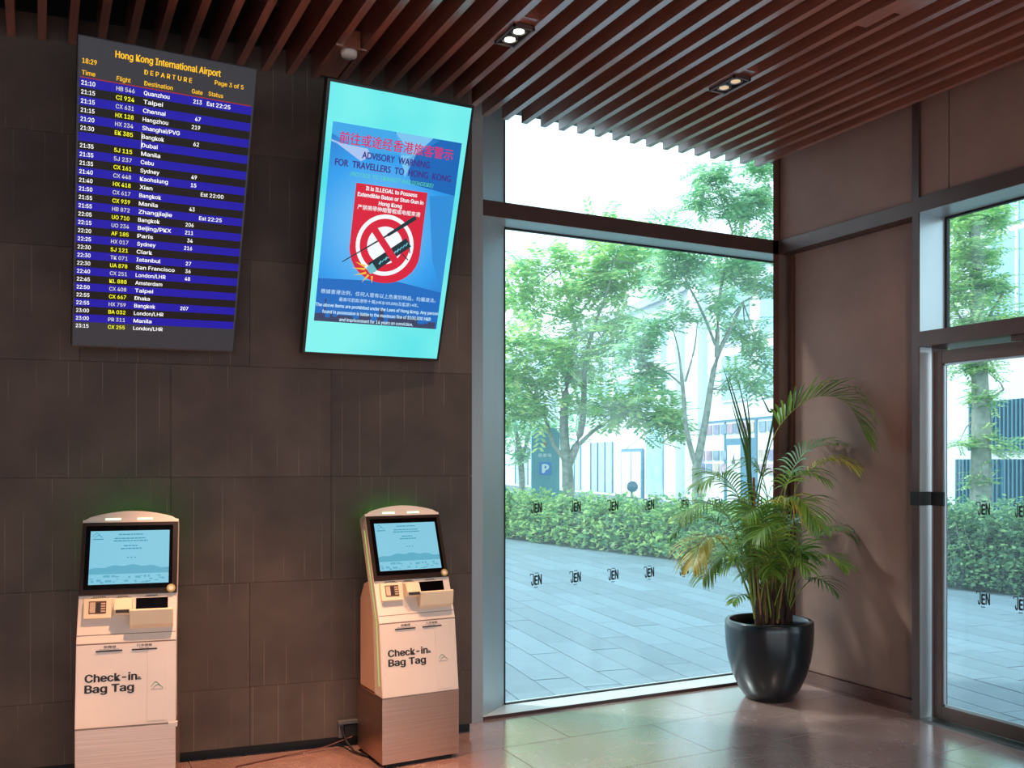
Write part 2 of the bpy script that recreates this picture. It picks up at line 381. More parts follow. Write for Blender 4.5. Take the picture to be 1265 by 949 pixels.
# pilaster return between dark wall and glass wall, splayed jamb
mb = MB(); mb.box(2.43, 2.59, 5.50, 5.80, 0, 4.5)
struct(mb.build('trim_1', M['steel_reveal']))
mb = MB(); mb.prism([(2.59, 5.53), (2.594, 5.53), (2.866, 5.742), (2.866, 5.80), (2.59, 5.80)], 0, 4.5, 'z')
struct(mb.build('trim_2', M['steel_reveal']))
# glass wall
win = struct(MB().build('window_1', M['glass'])) if False else None
mb = MB(); mb.box(2.866, 5.375, GY, GY+.012, .02, 3.33); mb.box(2.866, 5.375, GY, GY+.012, 3.42, 4.45)
win = struct(mb.build('window_1', M['glass']))
mb = MB(); mb.box(2.60, 5.10, 5.53, 5.535, 0, .02); mb.prism([(2.60, 5.535), (5.10, 5.535), (5.43, 5.81), (2.60, 5.81)], -.02, .0205, 'z', 1)
mb.build('sill', [M['dark_frame'], M['sill']], win)
mb = MB(); mb.prism([(2.594, 5.53), (5.15, 5.53), (5.43, GY+.06), (2.88, GY+.06), (2.594, 5.536)], 3.317, 3.42, 'z')
mb.build('transom', M['dark_frame'], win)
mb = MB(); mb.prism([(2.604, 5.5335), (5.13, 5.5335), (5.40, GY+.04), (2.87, GY+.04)], 3.3145, 3.3175, 'z')
mb.build('soffit', M['steel_reveal'], win)
mb = MB()
for z0, z1 in ((.0205, 3.314), (3.42, 4.45)):
    mb.box(2.866, 2.873, GY-.012, GY+.02, z0, z1); mb.box(5.36, 5.375, GY-.012, GY+.02, z0, z1)
mb.box(2.873, 5.36, GY-.01, GY+.02, 3.306, 3.3145); mb.box(2.873, 5.36, GY-.01, GY+.02, .0205, .028)
mb.build('gasket', M['black'], win)
# corner post
mb = MB(); mb.prism([(5.098, 5.53), (5.157, 5.53), (5.157, 5.548), (5.45, 5.78), (5.45, 5.84), (5.405, 5.80)], 0, 4.5, 'z'); struct(mb.build('trim_3', M['brown_frame']))
# right wall: woven panels, transom band, fins
mb = MB(); mb.box(5.27, 5.45, 4.25, 5.55, 0, 4.5)
mb.prism([(5.16, 5.548), (5.45, 5.548), (5.45, 5.775)], 0, 4.5, 'z')
mb.box(5.178, 5.45, 4.25, 5.54, 3.42, 4.5)
mb.box(5.178, 5.45, 2.10, 4.25, 3.43, 4.5)
mb.box(5.16, 5.45, -4.2, 2.04, 0, 4.5)
wr = struct(mb.build('wall_right', M['backwall']))
def panelx(y0, y1, z0, z1, nm='panel', m='fabric', x=5.258):
    b = MB(); b.box(x, x+.012, y0, y1, z0, z1); return b.build(nm, M[m], wr, bevel=.002)
panelx(4.285, 5.46, .10, 3.315); panelx(4.285, 5.526, 3.42, 4.45, x=5.166)
panelx(4.02, 4.228, 3.435, 4.45, x=5.166); panelx(2.95, 4.012, 3.435, 4.45, x=5.166); panelx(2.1, 2.942, 3.435, 4.45, x=5.166)
b = MB(); b.box(5.235, 5.27, 5.47, 5.49, 0, 3.315); b.build('corner_strip', M['brown_frame'], wr)
mb = MB(); mb.box(5.15, 5.27, 4.28, 5.53, 3.317, 3.418); struct(mb.build('trim_4', M['dark_frame'], bevel=.002))
mb = MB(); mb.box(5.235, 5.27, 4.285, 5.53, .012, .095); mb.box(5.225, 5.27, 4.285, 5.53, 0, .015); struct(mb.build('baseboard_right', M['brown_frame'], bevel=.003))
mb = MB(); mb.box(5.15, 5.43, 4.232, 4.282, 0, 4.5); struct(mb.build('trim_5', M['dark_frame']))
mb = MB(); mb.box(5.158, 5.40, 4.2275, 4.232, 2.553, 3.33); mb.box(5.158, 5.27, 4.2275, 4.232, 0, 2.45); struct(mb.build('trim_6', M['steel_reveal']))
mb = MB(); mb.box(5.15, 5.60, 2.04, 2.10, 0, 4.5); struct(mb.build('trim_7', M['dark_frame']))
# right window
mb = MB(); mb.box(GX, GX+.012, 2.10, 4.232, 2.55, 3.33)
w2 = struct(mb.build('window_2', M['glass']))
mb = MB(); mb.box(5.15, GX+.06, 2.10, 4.232, 3.333, 3.43); mb.build('head', M['dark_frame'], w2)
mb = MB(); mb.box(5.155, GX, 2.10, 4.2275, 3.330, 3.333); mb.build('soffit', M['steel_reveal'], w2)
mb = MB(); mb.box(5.15, GX+.06, 2.10, 4.232, 2.452, 2.55); mb.build('transom', M['dark_frame'], w2)
mb = MB(); mb.box(GX-.012, GX+.02, 4.212, 4.2275, 2.55, 3.33); mb.box(GX-.012, GX+.02, 2.10, 4.212, 3.318, 3.33); mb.box(GX-.02, GX+.02, 2.1, 4.21, 2.55, 2.556); mb.build('gasket', M['black'], w2)
# doors
def door(nm, y0, y1, hinge):
    mb = MB()
    xa, xb = 5.235, 5.285
    mb.box(xa, xb, y1-.066, y1, .02, 2.42); mb.box(xa, xb, y0, y0+.066, .02, 2.42)
    mb.box(xa, xb, y0+.066, y1-.066, .02, .105); mb.box(xa, xb, y0+.066, y1-.066, 2.335, 2.42)
    d = struct(mb.build(nm, M['door_frame'], bevel=.003))
    b = MB(); b.box(5.256, 5.264, y0+.067, y1-.067, .107, 2.333); b.build('pane', M['glass'], d)
    b = MB(); b.box(5.246, 5.256, y1-.084, y1-.066, .107, 2.333); b.box(5.246, 5.256, y0+.066, y1-.07, .105, .122); b.box(5.246, 5.256, y0+.066, y1-.07, 2.322, 2.335); b.box(5.246, 5.256, y0+.066, y0+.08, .107, 2.333)
    b.build('glazing_bead', M['steel_reveal'], d)
    return d
d1 = door('door_1', 3.16, 4.19, 1); d2 = door('door_2', 2.12, 3.15, 0)
b = MB(); b.box(5.222, 5.236, 4.10, 4.195, 1.41, 1.50); b.build('latch_plate', M['black'], d1, bevel=.003)
b = MB(); b.box(5.142, 5.16, 4.229, 4.29, 1.41, 1.50); b.box(5.14, 5.262, 4.222, 4.2275, 1.41, 1.50); struct(b.build('trim_8', M['black'], bevel=.002))
b = MB(); b.box(5.175, 5.235, 3.2, 3.60, 2.42, 2.474); b.build('door_closer', M['dark_frame'], d1, bevel=.004)
mb = MB(); mb.box(5.16, 5.48, 2.10, 4.228, -.01, .012); struct(mb.build('trim_9', mat('threshold_steel', '#6d7474', .35, .6)))

# other walls of the lobby (behind the camera) and outside skin
mb = MB(); mb.box(-6.2, 5.6, -4.3, -4.1, 0, .3); mb.box(-6.2, 5.6, -4.3, -4.1, 3.6, 4.5)
for x in (-6.2, -3.3, -.4, 2.5, 5.3): mb.box(x, x+.3, -4.3, -4.1, .3, 3.6)  # openings between the piers are made up to let in fill daylight
struct(mb.build('wall_back', M['backwall']))
mb = MB(); mb.box(-6.2, -6.0, -4.3, 6.6, 0, 4.5); struct(mb.build('wall_side', M['backwall']))
# ceiling: black plenum above individually hung slats
mb = MB(); mb.box(-6.2, 6.1, -4.3, 6.45, 4.40, 4.55)  # extended past the glass as an unseen overhang to keep sun off the wall
ceil = struct(mb.build('ceiling', M['plenum']))
sp = .1437; k = 0
x = 4.905
while x > -2.2:
    ye = 5.50 if x > 2.42 else wall_y(x)-.004
    b = MB(); b.box(-.0205, .0205, -2.5, ye, 3.955+random.uniform(-.002, .002), 4.14)
    o = b.build('slat', M['slat'], ceil, (x+random.uniform(-.003, .003), 0, 0))
    x -= sp
# carrier rails above slats
b = MB()
for y in (-2, -.2, 1.6, 3.4, 5.0): b.box(-2.3, 5.1, y-.02, y+.02, 4.14, 4.2)
b.build('carrier_rail', M['black'], ceil)

# downlights
def downlight(x, y, lamp, label, aim=None, power=0):
    t = thing('twin_downlight', label, 'ceiling light', (x, y, 3.952), (0, 0, 0), 'twin downlights between the ceiling slats')
    b = MB(); W_, L_ = .062, .115
    b.box(-W_, W_, -L_, -L_+.012, -.012, .01); b.box(-W_, W_, L_-.012, L_, -.012, .01); b.box(-W_, -W_+.012, -L_, L_, -.012, .01); b.box(W_-.012, W_, -L_, L_, -.012, .01)
    b.build('frame', M['dark_frame'], t)
    b = MB(); b.box(-W_+.012, W_-.012, -L_+.012, L_-.012, .004, .016); b.build('backing', M['black'], t)
    for s in (-.052, .052):
        b = MB(); b.lathe([(.042, -.006), (.044, .004), (.030, .004), (.029, -.003)], 20, c=(0, s, 0)); b.build('bezel_ring', M['steel_reveal'], t)
        b = MB(); b.lathe([(.0, .000), (.029, .000), (.029, .004)], 20, c=(0, s, -.004)); b.build('lamp', lamp, t)
    b = MB(); b.box(-W_+.004, W_-.004, -L_-.06, L_+.06, .016, .19); b.build('housing', M['slat'], t)
    return t
downlight(2.243+.0, 4.375, M['lamp'], 'bright twin downlight nearest the advisory screen')
downlight(3.68, 4.36, M['lampdim'], 'dim twin downlight above the plant end of the window')
spot('twin_downlight_beam', (2.243, 4.375, 3.93), (2.3, 4.45, 0), 60, 80, (1, .75, .55))
t = thing('smoke_detector', 'round white smoke detector on a small wooden plate between slats', 'smoke detector', (1.523, 4.963, 3.95))
b = MB(); b.lathe([(.0, -.035), (.03, -.034), (.042, -.026), (.045, -.012), (.045, 0), (.0, 0)], 24); b.build('body', mat('detector_white', '#d9cfc8', .4), t)
b = MB(); b.box(-.085, .085, -.05, .07, 0, .012); b.box(-.05, .05, -.05, .4, .012, .10); b.build('mounting_plate', M['slat'], t)
t = thing('access_plate', 'small wooden plate closing a gap between slats at the top edge', 'ceiling plate', (3.80, 3.19, 3.95))
b = MB(); b.box(-.075, .075, -.09, .09, -.006, .012); b.build('plate', M['slat'], t)
b = MB(); b.box(-.05, .05, -.09, .3, .012, .16); b.build('box', M['slat'], t)

# ================================================================== SCREENS
def pose(c, yaw, tilt, roll):
    yaw, tilt, roll = map(math.radians, (yaw, tilt, roll))
    yw = Vector((math.cos(yaw), math.sin(yaw), 0)); n = Vector((-math.sin(yaw), math.cos(yaw), 0))
    up = Vector((0, 0, 1))*math.cos(tilt)-n*math.sin(tilt)
    r = yw*math.cos(roll)+up*math.sin(roll); u = up*math.cos(roll)-yw*math.sin(roll); y = u.cross(r)
    return Matrix(((r.x, y.x, u.x, c[0]), (r.y, y.y, u.y, c[1]), (r.z, y.z, u.z, c[2]), (0, 0, 0, 1)))
def bracket(t, m4, hw):
    inv = m4.inverted()
    b = MB()
    for sxx in (-.18, .18):
        for z in (.35, -.45):
            p = m4@Vector((sxx, .06, z)); q = Vector((p.x, wall_y(p.x), p.z))
            b.tube([inv@p, inv@q], .016, 8)
    b.box(-.28, .28, .055, .075, -.5, .4)
    b.build('wall_bracket', M['black'], t)
# departures board
m4 = pose((.570, 5.015, 2.981), 4.76, 23.38, 1.49)@Matrix.Scale(.985, 4)
t = thing('departures_screen', 'tall dark flight departures screen with blue rows, leaning from the wall on the left', 'screen', mat4=m4)
b = MB(); b.box(-.418, .418, .004, .055, -.755, .755); b.build('housing', M['greybezel'], t, bevel=.004)
b = MB(); b.box(-.412, .412, .0, .006, -.746, .749); b.build('display', emis('board_background', '#37383e', .9), t)
band = emis('board_blue', '#1812a4', 1.0); blk = emis('board_black', '#101010', 1.)
for i in range(29):
    z = .547-i*.0409
    b = MB(); b.box(-.408, .404, -.002, 0, z-.0203, z+.0203); b.build('flight_row', blk if i % 2 else band, t)
b = MB(); b.box(-.404, .398, -.003, 0, .569, .5725); b.build('red_line', emis('board_red', '#b02038', 1), t)
rows = """21:10|HB 546|Quanzhou|213|Est 22:25
21:15|CI 924|Taipei||
21:15|CX 631|Chennai|47|
21:15|HX 128|Hangzhou|219|
21:20|HX 234|Shanghai/PVG||
21:30|EK 385|Bangkok|62|
||Dubai||
21:35|5J 115|Manila||
21:35|5J 237|Cebu||
21:35|CX 161|Sydney|49|
21:40|CX 448|Kaohsiung|15|
21:40|HX 418|Xian||Est 22:00
21:50|CX 617|Bangkok||
21:55|CX 939|Manila|43|
21:55|HB 872|Zhangjiajie||Est 22:25
22:05|UO 710|Bangkok|206|
22:15|UO 234|Beijing/PKX|211|
22:20|AF 185|Paris|34|
22:25|HX 017|Sydney|216|
22:30|5J 121|Clark||
22:30|TK 071|Istanbul|27|
22:30|UA 878|San Francisco|36|
22:40|CX 251|London/LHR|48|
22:45|KL 888|Amsterdam||
22:50|CX 408|Taipei||
22:55|CX 667|Dhaka||
22:55|HX 759|Bangkok|207|
23:00|BA 032|London/LHR||
23:00|PR 311|Manila||
23:15|CX 255|London/LHR||""".split('\n')
wh = MB(); ye = MB(); gw = MB()
for i, r in enumerate(rows):
    c = r.split('|'); z = .547-i*.0409-.0095; h = .0192; kw = dict(n=-.004, bold=.012)
    if c[0]: text(wh, c[0], -.400, z, h, .060, **kw)
    if c[1]: text(ye if i % 2 else gw, c[1], -.246, z, h, .082, **kw)
    if c[2]: text(wh, c[2], -.121, z, h, len(c[2])*.0146+.002, **kw)
    if c[3]: text(wh, c[3], .153, z, h, .0135*len(c[3]), align='r', **kw)
    if c[4]: text(wh, c[4], .179, z, h, .116, **kw)
wh.box(-.1235, -.122, -.004, -.0038, .547-6*.0409-.02, .547-5*.0409+.02)
wh.build('white_lettering', emis('board_white', '#ffffff', 1.1), t)
gw.build('pale_lettering', emis('board_pale', '#d8d8c8', 1.0), t)
ye.build('yellow_lettering', emis('board_yellow', '#ffff20', 1.1), t)
og = MB()
text(og, 'Hong Kong International Airport', -.255, .684, .030, .49, n=-.004, bold=.025)
text(og, 'DEPARTURE', -.123, .632, .021, .222, n=-.004, bold=.02, spacing=1.4)
text(og, '18:29', -.398, .634, .021, .062, n=-.004, bold=.02)
text(og, 'Page 3 of 5', .210, .644, .020, .143, n=-.004, bold=.012)
text(og, 'Time', -.399, .582, .020, .058, n=-.004, bold=.012); text(og, 'Flight', -.246, .582, .020, .062, n=-.004, bold=.012)
text(og, 'Destination', -.121, .582, .020, .132, n=-.004, bold=.012); text(og, 'Gate', .102, .584, .020, .052, n=-.004, bold=.012); text(og, 'Status', .183, .586, .020, .072, n=-.004, bold=.012)
og.build('amber_lettering', emis('board_amber', '#ffc21a', 1.1), t)
bracket(t, m4, .4)

# advisory screen
m4 = pose((1.76, 4.996, 3.0), .45, 20.4, 0)
t = thing('advisory_screen', 'tall bright turquoise screen showing a blue and red advisory warning poster', 'screen', mat4=m4)
b = MB(); b.box(-.421, .421, .004, .07, -.739, .739); b.build('housing', M['bezel'], t, bevel=.004)
def cyanmat():
    m, N, L, B = newmat('turquoise_display'); tcn = N.new('ShaderNodeTexCoord'); n = N.new('ShaderNodeTexNoise'); n.inputs['Scale'].default_value = 1.3
    L.new(tcn.outputs['Object'], n.inputs['Vector']); r = N.new('ShaderNodeValToRGB'); r.color_ramp.elements[0].position = .35; r.color_ramp.elements[1].position = .62
    r.color_ramp.elements[0].color = (*lin('#46dfe6'), 1); r.color_ramp.elements[1].color = (*lin('#7df2ee'), 1)
    L.new(n.outputs['Fac'], r.inputs[0]); L.new(r.outputs[0], B.inputs['Emission Color']); B.inputs['Emission Strength'].default_value = 1.
    B.inputs['Base Color'].default_value = (.01, .01, .01, 1); B.inputs['Roughness'].default_value = .35; return m
b = MB(); b.box(-.404, .404, 0, .006, -.722, .722); b.build('display', cyanmat(), t)
def postermat():
    m, N, L, B = newmat('blue_poster'); tcn = N.new('ShaderNodeTexCoord'); sp_ = N.new('ShaderNodeSeparateXYZ'); L.new(tcn.outputs['Object'], sp_.inputs[0])
    ln = N.new('ShaderNodeVectorMath'); ln.operation = 'DISTANCE'; ln.inputs[1].default_value = (-.05, 0, 0); L.new(tcn.outputs['Object'], ln.inputs[0])
    r = N.new('ShaderNodeValToRGB'); e = r.color_ramp.elements; e[0].position = .1; e[0].color = (*lin('#6cc0f4'), 1); e[1].position = .62; e[1].color = (*lin('#0b6fc4'), 1); q = e.new(.38); q.color = (*lin('#1f9cec'), 1)
    L.new(ln.outputs['Value'], r.inputs[0]); L.new(r.outputs[0], B.inputs['Emission Color']); B.inputs['Emission Strength'].default_value = 1.; B.inputs['Base Color'].default_value = (.01, .01, .01, 1); B.inputs['Roughness'].default_value = .35
    return m
b = MB(); b.box(-.372, .373, -.002, 0, -.540, .530); poster = b.build('poster', postermat(), t)
def poly(pts, c, name, n_=-.0026, s=1.0):
    b = MB(); b.add([(p[0], n_, p[1]) for p in pts], [tuple(range(len(pts)))]); return b.build(name, emis('poster_'+name, c, s), poster, recalc=False)
poly([(-.372, .530), (-.03, .53), (.10, .42), (-.20, .40), (-.372, .47)], '#3ea6e8', 'facet', -.0022)
poly([(-.02, .53), (.20, .53), (.11, .43), (.06, .30)], '#7cc4f0', 'facet', -.0022)
poly([(.373, .53), (.25, .53), (.06, .40), (.10, .27), (.373, .24)], '#1466b8', 'facet', -.0022)
poly([(-.372, .44), (-.2, .35), (-.14, .385), (-.17, .42), (-.372, .43)], '#a8c4f0', 'facet', -.0023)
poly([(.373, .24), (.22, .22), (.29, -.14), (.373, -.32)], '#2c8ed8', 'facet', -.0022)
poly([(-.372, -.30), (.1, -.28), (.373, -.32), (.373, -.54), (-.372, -.54)], '#1a6cc0', 'facet', -.0021)
# skyline
b = MB(); random.seed(3); x = -.372
while x < .36:
    w_ = random.uniform(.015, .05); hgt = random.uniform(.02, .065)
    b.box(x, min(.372, x+w_), -.0027, -.0022, -.540, -.540+hgt); x += w_
b.box(-.32, -.312, -.0027, -.0022, -.54, -.41); b.box(.005, .03, -.0027, -.0022, -.54, -.44)
b.build('skyline', emis('poster_skyline', '#3a4466', 1), poster)
b = MB(); text(b, '前往或途经香港旅客警示', -.329, .428, .062, .658, n=-.004, bold=.02, fit=True); b.build('chinese_heading', emis('poster_crimson', '#d0306c', 1), poster)
b = MB(); text(b, 'ADVISORY  WARNING', -.195, .368, .034, .392, n=-.004, bold=.035, serif=True); text(b, 'FOR  TRAVELLERS  TO  HONG  KONG', -.340, .312, .034, .676, n=-.004, bold=.035, serif=True)
b.build('heading', emis('poster_purple', '#3c2f86', 1), poster)
b = MB(); text(b, '(NOTICE TO TRANSIT PASSENGERS)', -.250, .268, .021, .484, n=-.004, shear=.2); b.build('green_line', emis('poster_green', '#5fdc9c', 1), poster)
pts = [(-.213, .236), (.206, .236), (.207, -.10)]
pts += [(.207-.10*(1-math.cos(a)), -.10-.195*math.sin(a)) for a in [i*PI/2/8 for i in range(1, 8)]]
pts += [(-.02, -.297)]
cpts = [(.207, -.12)]+[(.0+.207*math.cos(a), -.12-.175*math.sin(a)) for a in [i*PI/16 for i in range(1, 16)]]+[(-.212, -.12)]
poly([(-.212, .236), (.206, .236)]+cpts, '#d8213c', 'red_shield', -.003)
WHT = emis('poster_white', '#f4fbff', 1.0); REDM = emis('poster_red', '#d8213c', 1); DKT = emis('poster_dark', '#16323c', 1)
def ring(b, cx, cz, ro, ri, n, seg=48):
    vs = [(cx+r*math.cos(2*PI*k/seg), n, cz+r*math.sin(2*PI*k/seg)) for r in (ro, ri) for k in range(seg)]
    b.add(vs, [(k, (k+1) % seg, seg+(k+1) % seg, seg+k) for k in range(seg)])
b = MB(); ring(b, -.008, -.082, .171, .148, -.0035); vs = [(-.008+.105*math.cos(2*PI*k/40), -.0034, -.082+.105*math.sin(2*PI*k/40)) for k in range(40)]; b.add(vs, [tuple(range(40))])
for s_, x_, z_, h_, w_ in (('It is ILLEGAL to Possess', -.154, .204, .021, .30), ('Extendible Baton or Stun Gun in', -.197, .168, .021, .385), ('Hong Kong', -.072, .133, .021, .135)): text(b, s_, x_, z_, h_, w_, n=-.0036, bold=.03)
text(b, '严禁携带伸缩警棍或电棍来港', -.191, .098, .026, .37, n=-.0036, fit=True, bold=.012)
b.build('white_print', WHT, poster, recalc=False)
b = MB()
def bar(b, p, q, w_, n, w2=None):
    dx, dz = q[0]-p[0], q[1]-p[1]; l = math.hypot(dx, dz); ux, uz = -dz/l, dx/l; w2 = w_ if w2 is None else w2
    b.add([(p[0]+ux*w_/2, n, p[1]+uz*w_/2), (p[0]-ux*w_/2, n, p[1]-uz*w_/2), (q[0]-ux*w2/2, n, q[1]-uz*w2/2), (q[0]+ux*w2/2, n, q[1]+uz*w2/2)], [(0, 1, 2, 3)])
bar(b, (-.245, -.197), (.0, -.024), .005, -.0042, .010); bar(b, (.0, -.024), (.155, .092), .016, -.0042, .024)
bar(b, (-.075, -.215), (.13, -.05), .062, -.0040, .056); bar(b, (.13, -.05), (.145, -.11), .006, -.0041, .006); bar(b, (.10, -.12), (.14, -.15), .006, -.0041)
b.build('baton_picture', DKT, poster, recalc=False)
b = MB()
for k in range(10):
    random.seed(k); bar(b, (-.03+k*.016, -.19+k*.013), (-.02+k*.016, -.17+k*.013), random.uniform(.004, .01), -.0045)
bar(b, (-.09, -.235), (-.055, -.205), .045, -.0044, .05); b.build('baton_highlight', emis('poster_teal', '#6cc0cc', 1), poster, recalc=False)
b = MB()
for (p, q) in (((-.11, -.21), (-.17, -.19)), ((-.11, -.225), (-.185, -.225)), ((-.10, -.245), (-.17, -.265)), ((-.085, -.255), (-.12, -.30)), ((-.065, -.26), (-.06, -.30))): bar(b, p, q, .014, -.0047, .001)
b.build('spark', emis('poster_spark', '#f0c040', 1), poster, recalc=False)
b = MB(); ring(b, -.008, -.082, .142, .108, -.0039); bar(b, (-.085, .004), (.07, -.17), .040, -.0050); b.build('prohibition_bar', REDM, poster, recalc=False)
b = MB()
text(b, '根據香港法例，任何人管有以上危害別物品，均屬違法。', -.349, -.382, .026, .693, n=-.004, fit=True); text(b, '最高可罰款港幣十萬(HK$100,000)及監禁14年。', -.241, -.422, .026, .482, n=-.004, fit=True)
for s_, x_, z_, w_ in (('The above items are prohibited under the Laws of Hong Kong. Any person', -.372, -.455, .742), ('found in possession is liable to the maximum fine of $100,000 HKD', -.330, -.492, .658), ('and imprisonment for 14 years on conviction.', -.227, -.532, .447)):
    text(b, s_, x_, z_, .019, w_, n=-.004, bold=.02)
b.build('legal_lettering', emis('poster_pale', '#c8ecff', 1), poster)
bracket(t, m4, .4)

# ================================================================== KIOSKS
def kiosk(loc, yaw, label, clip):
    t = thing('check_in_kiosk', label, 'kiosk', loc, (0, 0, math.radians(yaw)), 'check-in kiosks against the dark wall')
    H = .2325
    def F1(x, n, s): return (x, .0+.121*s-.993*n*-1*-1 if False else .121*s-.993*n, .39+.993*s+.121*n)      # lower panel plane, n outwards
    def F2(x, n, s): return (x, .05+.361*s-.9325*n, .80+.9325*s+.361*n)
    # text uses fr(x, n, z): negative n given for front, so flip
    T1 = lambda x, n, s: F1(x, -n, s); T2 = lambda x, n, s: F2(x, -n, s)
    b = MB(); b.box(-H, H, 0, .40, .025, .388); b.build('base_cabinet', M['steel'], t, bevel=.003)
    b = MB(); b.box(-H+.03, H-.03, .03, .37, 0, .026); b.build('plinth', M['black'], t)
    # shell: side profile extruded
    prof = [(0, .392), (.05, .80), (.281, 1.397), (.371, 1.362), (.150, .82), (.12, .392)]
    b = MB(); b.prism(prof, -H, H, 'x')
    b.build('shell', M['kwhite'], t, bevel=.004)
    # arched head
    n_ = 14; top = [(-H+2*H*i/n_, .640+.046*math.cos((i/n_-.5)*PI)**.8 if 0 < i < n_ else .632) for i in range(n_+1)]
    pts = [(-H, .60)]+[(x, s) for x, s in top]+[(H, .60)]
    b = MB(); b.prism([(p[0], p[1]) for p in pts], .0015, -.09, 'y', fr=lambda x, y, z: F2(x, y, z)); b.build('arched_head', M['kwhite'], t, bevel=.003)
    b = MB(); b.prism([(.10, .392), (.39, .392), (.39, .90), (.33, .99), (.19, 1.03)], -H+.012, H-.012, 'x'); b.build('rear_housing', M['kside'], t, bevel=.006)
    for sgn in (-1,):
        b = MB(); xs = sgn*(H+.0015); x0, x1 = min(xs, sgn*H), max(xs, sgn*H)
        for (ya, za), (yb_, zb) in (((.045, .45), (.087, .80)), ((.087, .80), (.283, 1.30))):
            b.prism([(ya, za), (ya+.010, za), (yb_+.010, zb), (yb_, zb)], x0, x1, 'x')
        b.build('side_light_strip', M['ledgreen'], t)
    # front service panel
    b = MB(); b.box(-H+.003, H-.003, 0, .0025, .004, .404, fr=F1); b.build('front_panel', M['kwhite'], t, bevel=.0008)
    b = MB(); b.box(.098, .192, .0025, .0045, .018, .375, fr=F1); b.build('service_flap', M['kwhite'], t, bevel=.0008)
    b = MB(); b.box(-H+.002, H-.002, -.001, .0012, .404, .411, fr=F1); b.box(-H+.002, H-.002, 0, .001, .038, .041, fr=F2); b.box(-H, H, 0, .003, -.004, .004, fr=F1); b.build('panel_joint', M['kgroove'], t)
    b = MB(); b.box(-.142, -.020, .0025, .006, .368, .375, fr=F1); b.box(.024, .142, .0025, .006, .368, .375, fr=F1); b.build('ticket_slot', M['ink'], t)
    b = MB()
    text(b, 'Check-in', -.188, .224, .037, .236, fr=T1, n=-.0035, bold=.034); text(b, '&', .052, .224, .014, .018, fr=T1, n=-.0035, bold=.02)
    text(b, 'Bag Tag', -.188, .172, .037, .222, fr=T1, n=-.0035, bold=.034)
    text(b, '登機證', -.107, .385, .013, .058, fr=T1, n=-.0035, fit=True, bold=.01); text(b, 'Boarding Pass', -.125, .377, .005, .088, fr=T1, n=-.0035)
    text(b, '行李標籤', .046, .385, .013, .072, fr=T1, n=-.0035, fit=True, bold=.01); text(b, 'Bag Tag', .060, .377, .005, .042, fr=T1, n=-.0035)
    b.build('lettering', M['ink'], t)
    def swoosh(b, x, s, w_, fr, n=.0052):
        k = 8
        for (dx, ds, pk) in ((0, 0, .42), (.18, -.12, .30)):
            o = [(x+w_*(dx+.8*i/k), s+w_*(ds+pk*math.sin(PI*min(1, i/k*1.0))*(1 if i < 5 else .9))) for i in range(k+1)]
            for i in range(k):
                b.add([fr(o[i][0], n, o[i][1]), fr(o[i+1][0], n, o[i+1][1]), fr(o[i+1][0], n, o[i+1][1]-w_*.07), fr(o[i][0], n, o[i][1]-w_*.07)], [(0, 1, 2, 3)])
    b = MB(); swoosh(b, .115, .185, .058, F1); b.build('emblem', M['greenink'], t, recalc=False)
    b = MB(); text(b, '香港國際機場', .115, .168, .006, .055, fr=T1, n=-.0052, fit=True); b.build('emblem_caption', M['greyink'], t)
    # device panel
    b = MB(); b.box(-.205, -.075, 0, .022, .118, .220, fr=F2); b.build('scanner_frame', M['kcream'], t, bevel=.004)
    b = MB(); b.box(-.180, -.100, .022, .0235, .142, .205, fr=F2); sc_ = b.build('scanner_window', mat('scanner_dark', '#5a3b30', .3), t)
    b = MB(); b.box(-.176, -.150, .0236, .0240, .147, .200, fr=F2); b.box(-.147, -.128, .0236, .0240, .150, .196, 1, fr=F2)
    for q in range(4): b.box(-.124, -.104, .0236, .0240, .150+q*.013, .157+q*.013, fr=F2)
    b.build('scanner_picture', [mat('scanner_pale', '#cdb49c', .5), M['ink']], sc_)
    # card reader hood
    b = MB(); b.prism([(.132, 0), (.132, .03), (.150, .055), (.205, .045), (.222, 0)], -.062, .022, 'x', fr=lambda x, s, n: F2(x, n, s)); hd = b.build('card_reader', M['kcream'], t, bevel=.003)
    b = MB(); b.box(-.052, .012, .048, .0565, .135, .150, fr=F2); b.build('card_slot', M['ink'], hd)
    # printer mouth and tray hood
    b = MB(); b.box(.037, .189, 0, .006, .145, .218, fr=F2); b.build('receipt_window', M['glassblack'], t, bevel=.001)
    b = MB(); b.prism([(.062, 0), (.072, .040), (.140, .075), (.148, .068), (.142, 0)], .012, .216, 'x', fr=lambda x, s, n: F2(x, n, s)); b.build('receipt_tray', M['kcream'], t, bevel=.004)
    b = MB()
    for x_, w_ in ((-.165, .06), (-.05, .05), (.085, .055)):
        for j in range(6): b.box(x_+j*w_/6, x_+(j+.7)*w_/6, .0005, .0012, .229, .2335, fr=F2)
        b.box(x_-.01, x_+w_+.012, .0005, .0012, .2245, .226, fr=F2)
    b.build('device_caption', M['ink'], t)
    # screen
    b = MB(); b.box(-H+.001, H-.001, .0, .010, .238, .622, fr=F2); bz = b.build('screen_bezel', M['kbezel'], t, bevel=.003)
    b = MB(); b.box(-.212, .207, .0101, .0125, .268, .602, fr=F2); b.build('screen_glass', M['glassblack'], bz)
    b = MB(); b.box(-.190, .190, .0126, .0135, .292, .574, fr=F2)
    disp = b.build('display', emis('kiosk_display', '#86cde4', .95) if 'kd' not in M else M['kd'], t); M['kd'] = disp.data.materials[0]
    if 'ke' not in M: M['ke'] = emis('kiosk_display_ink', '#3f9cb8', .9); M['kf'] = emis('kiosk_display_hill', '#62b4cf', .9)
    b = MB()
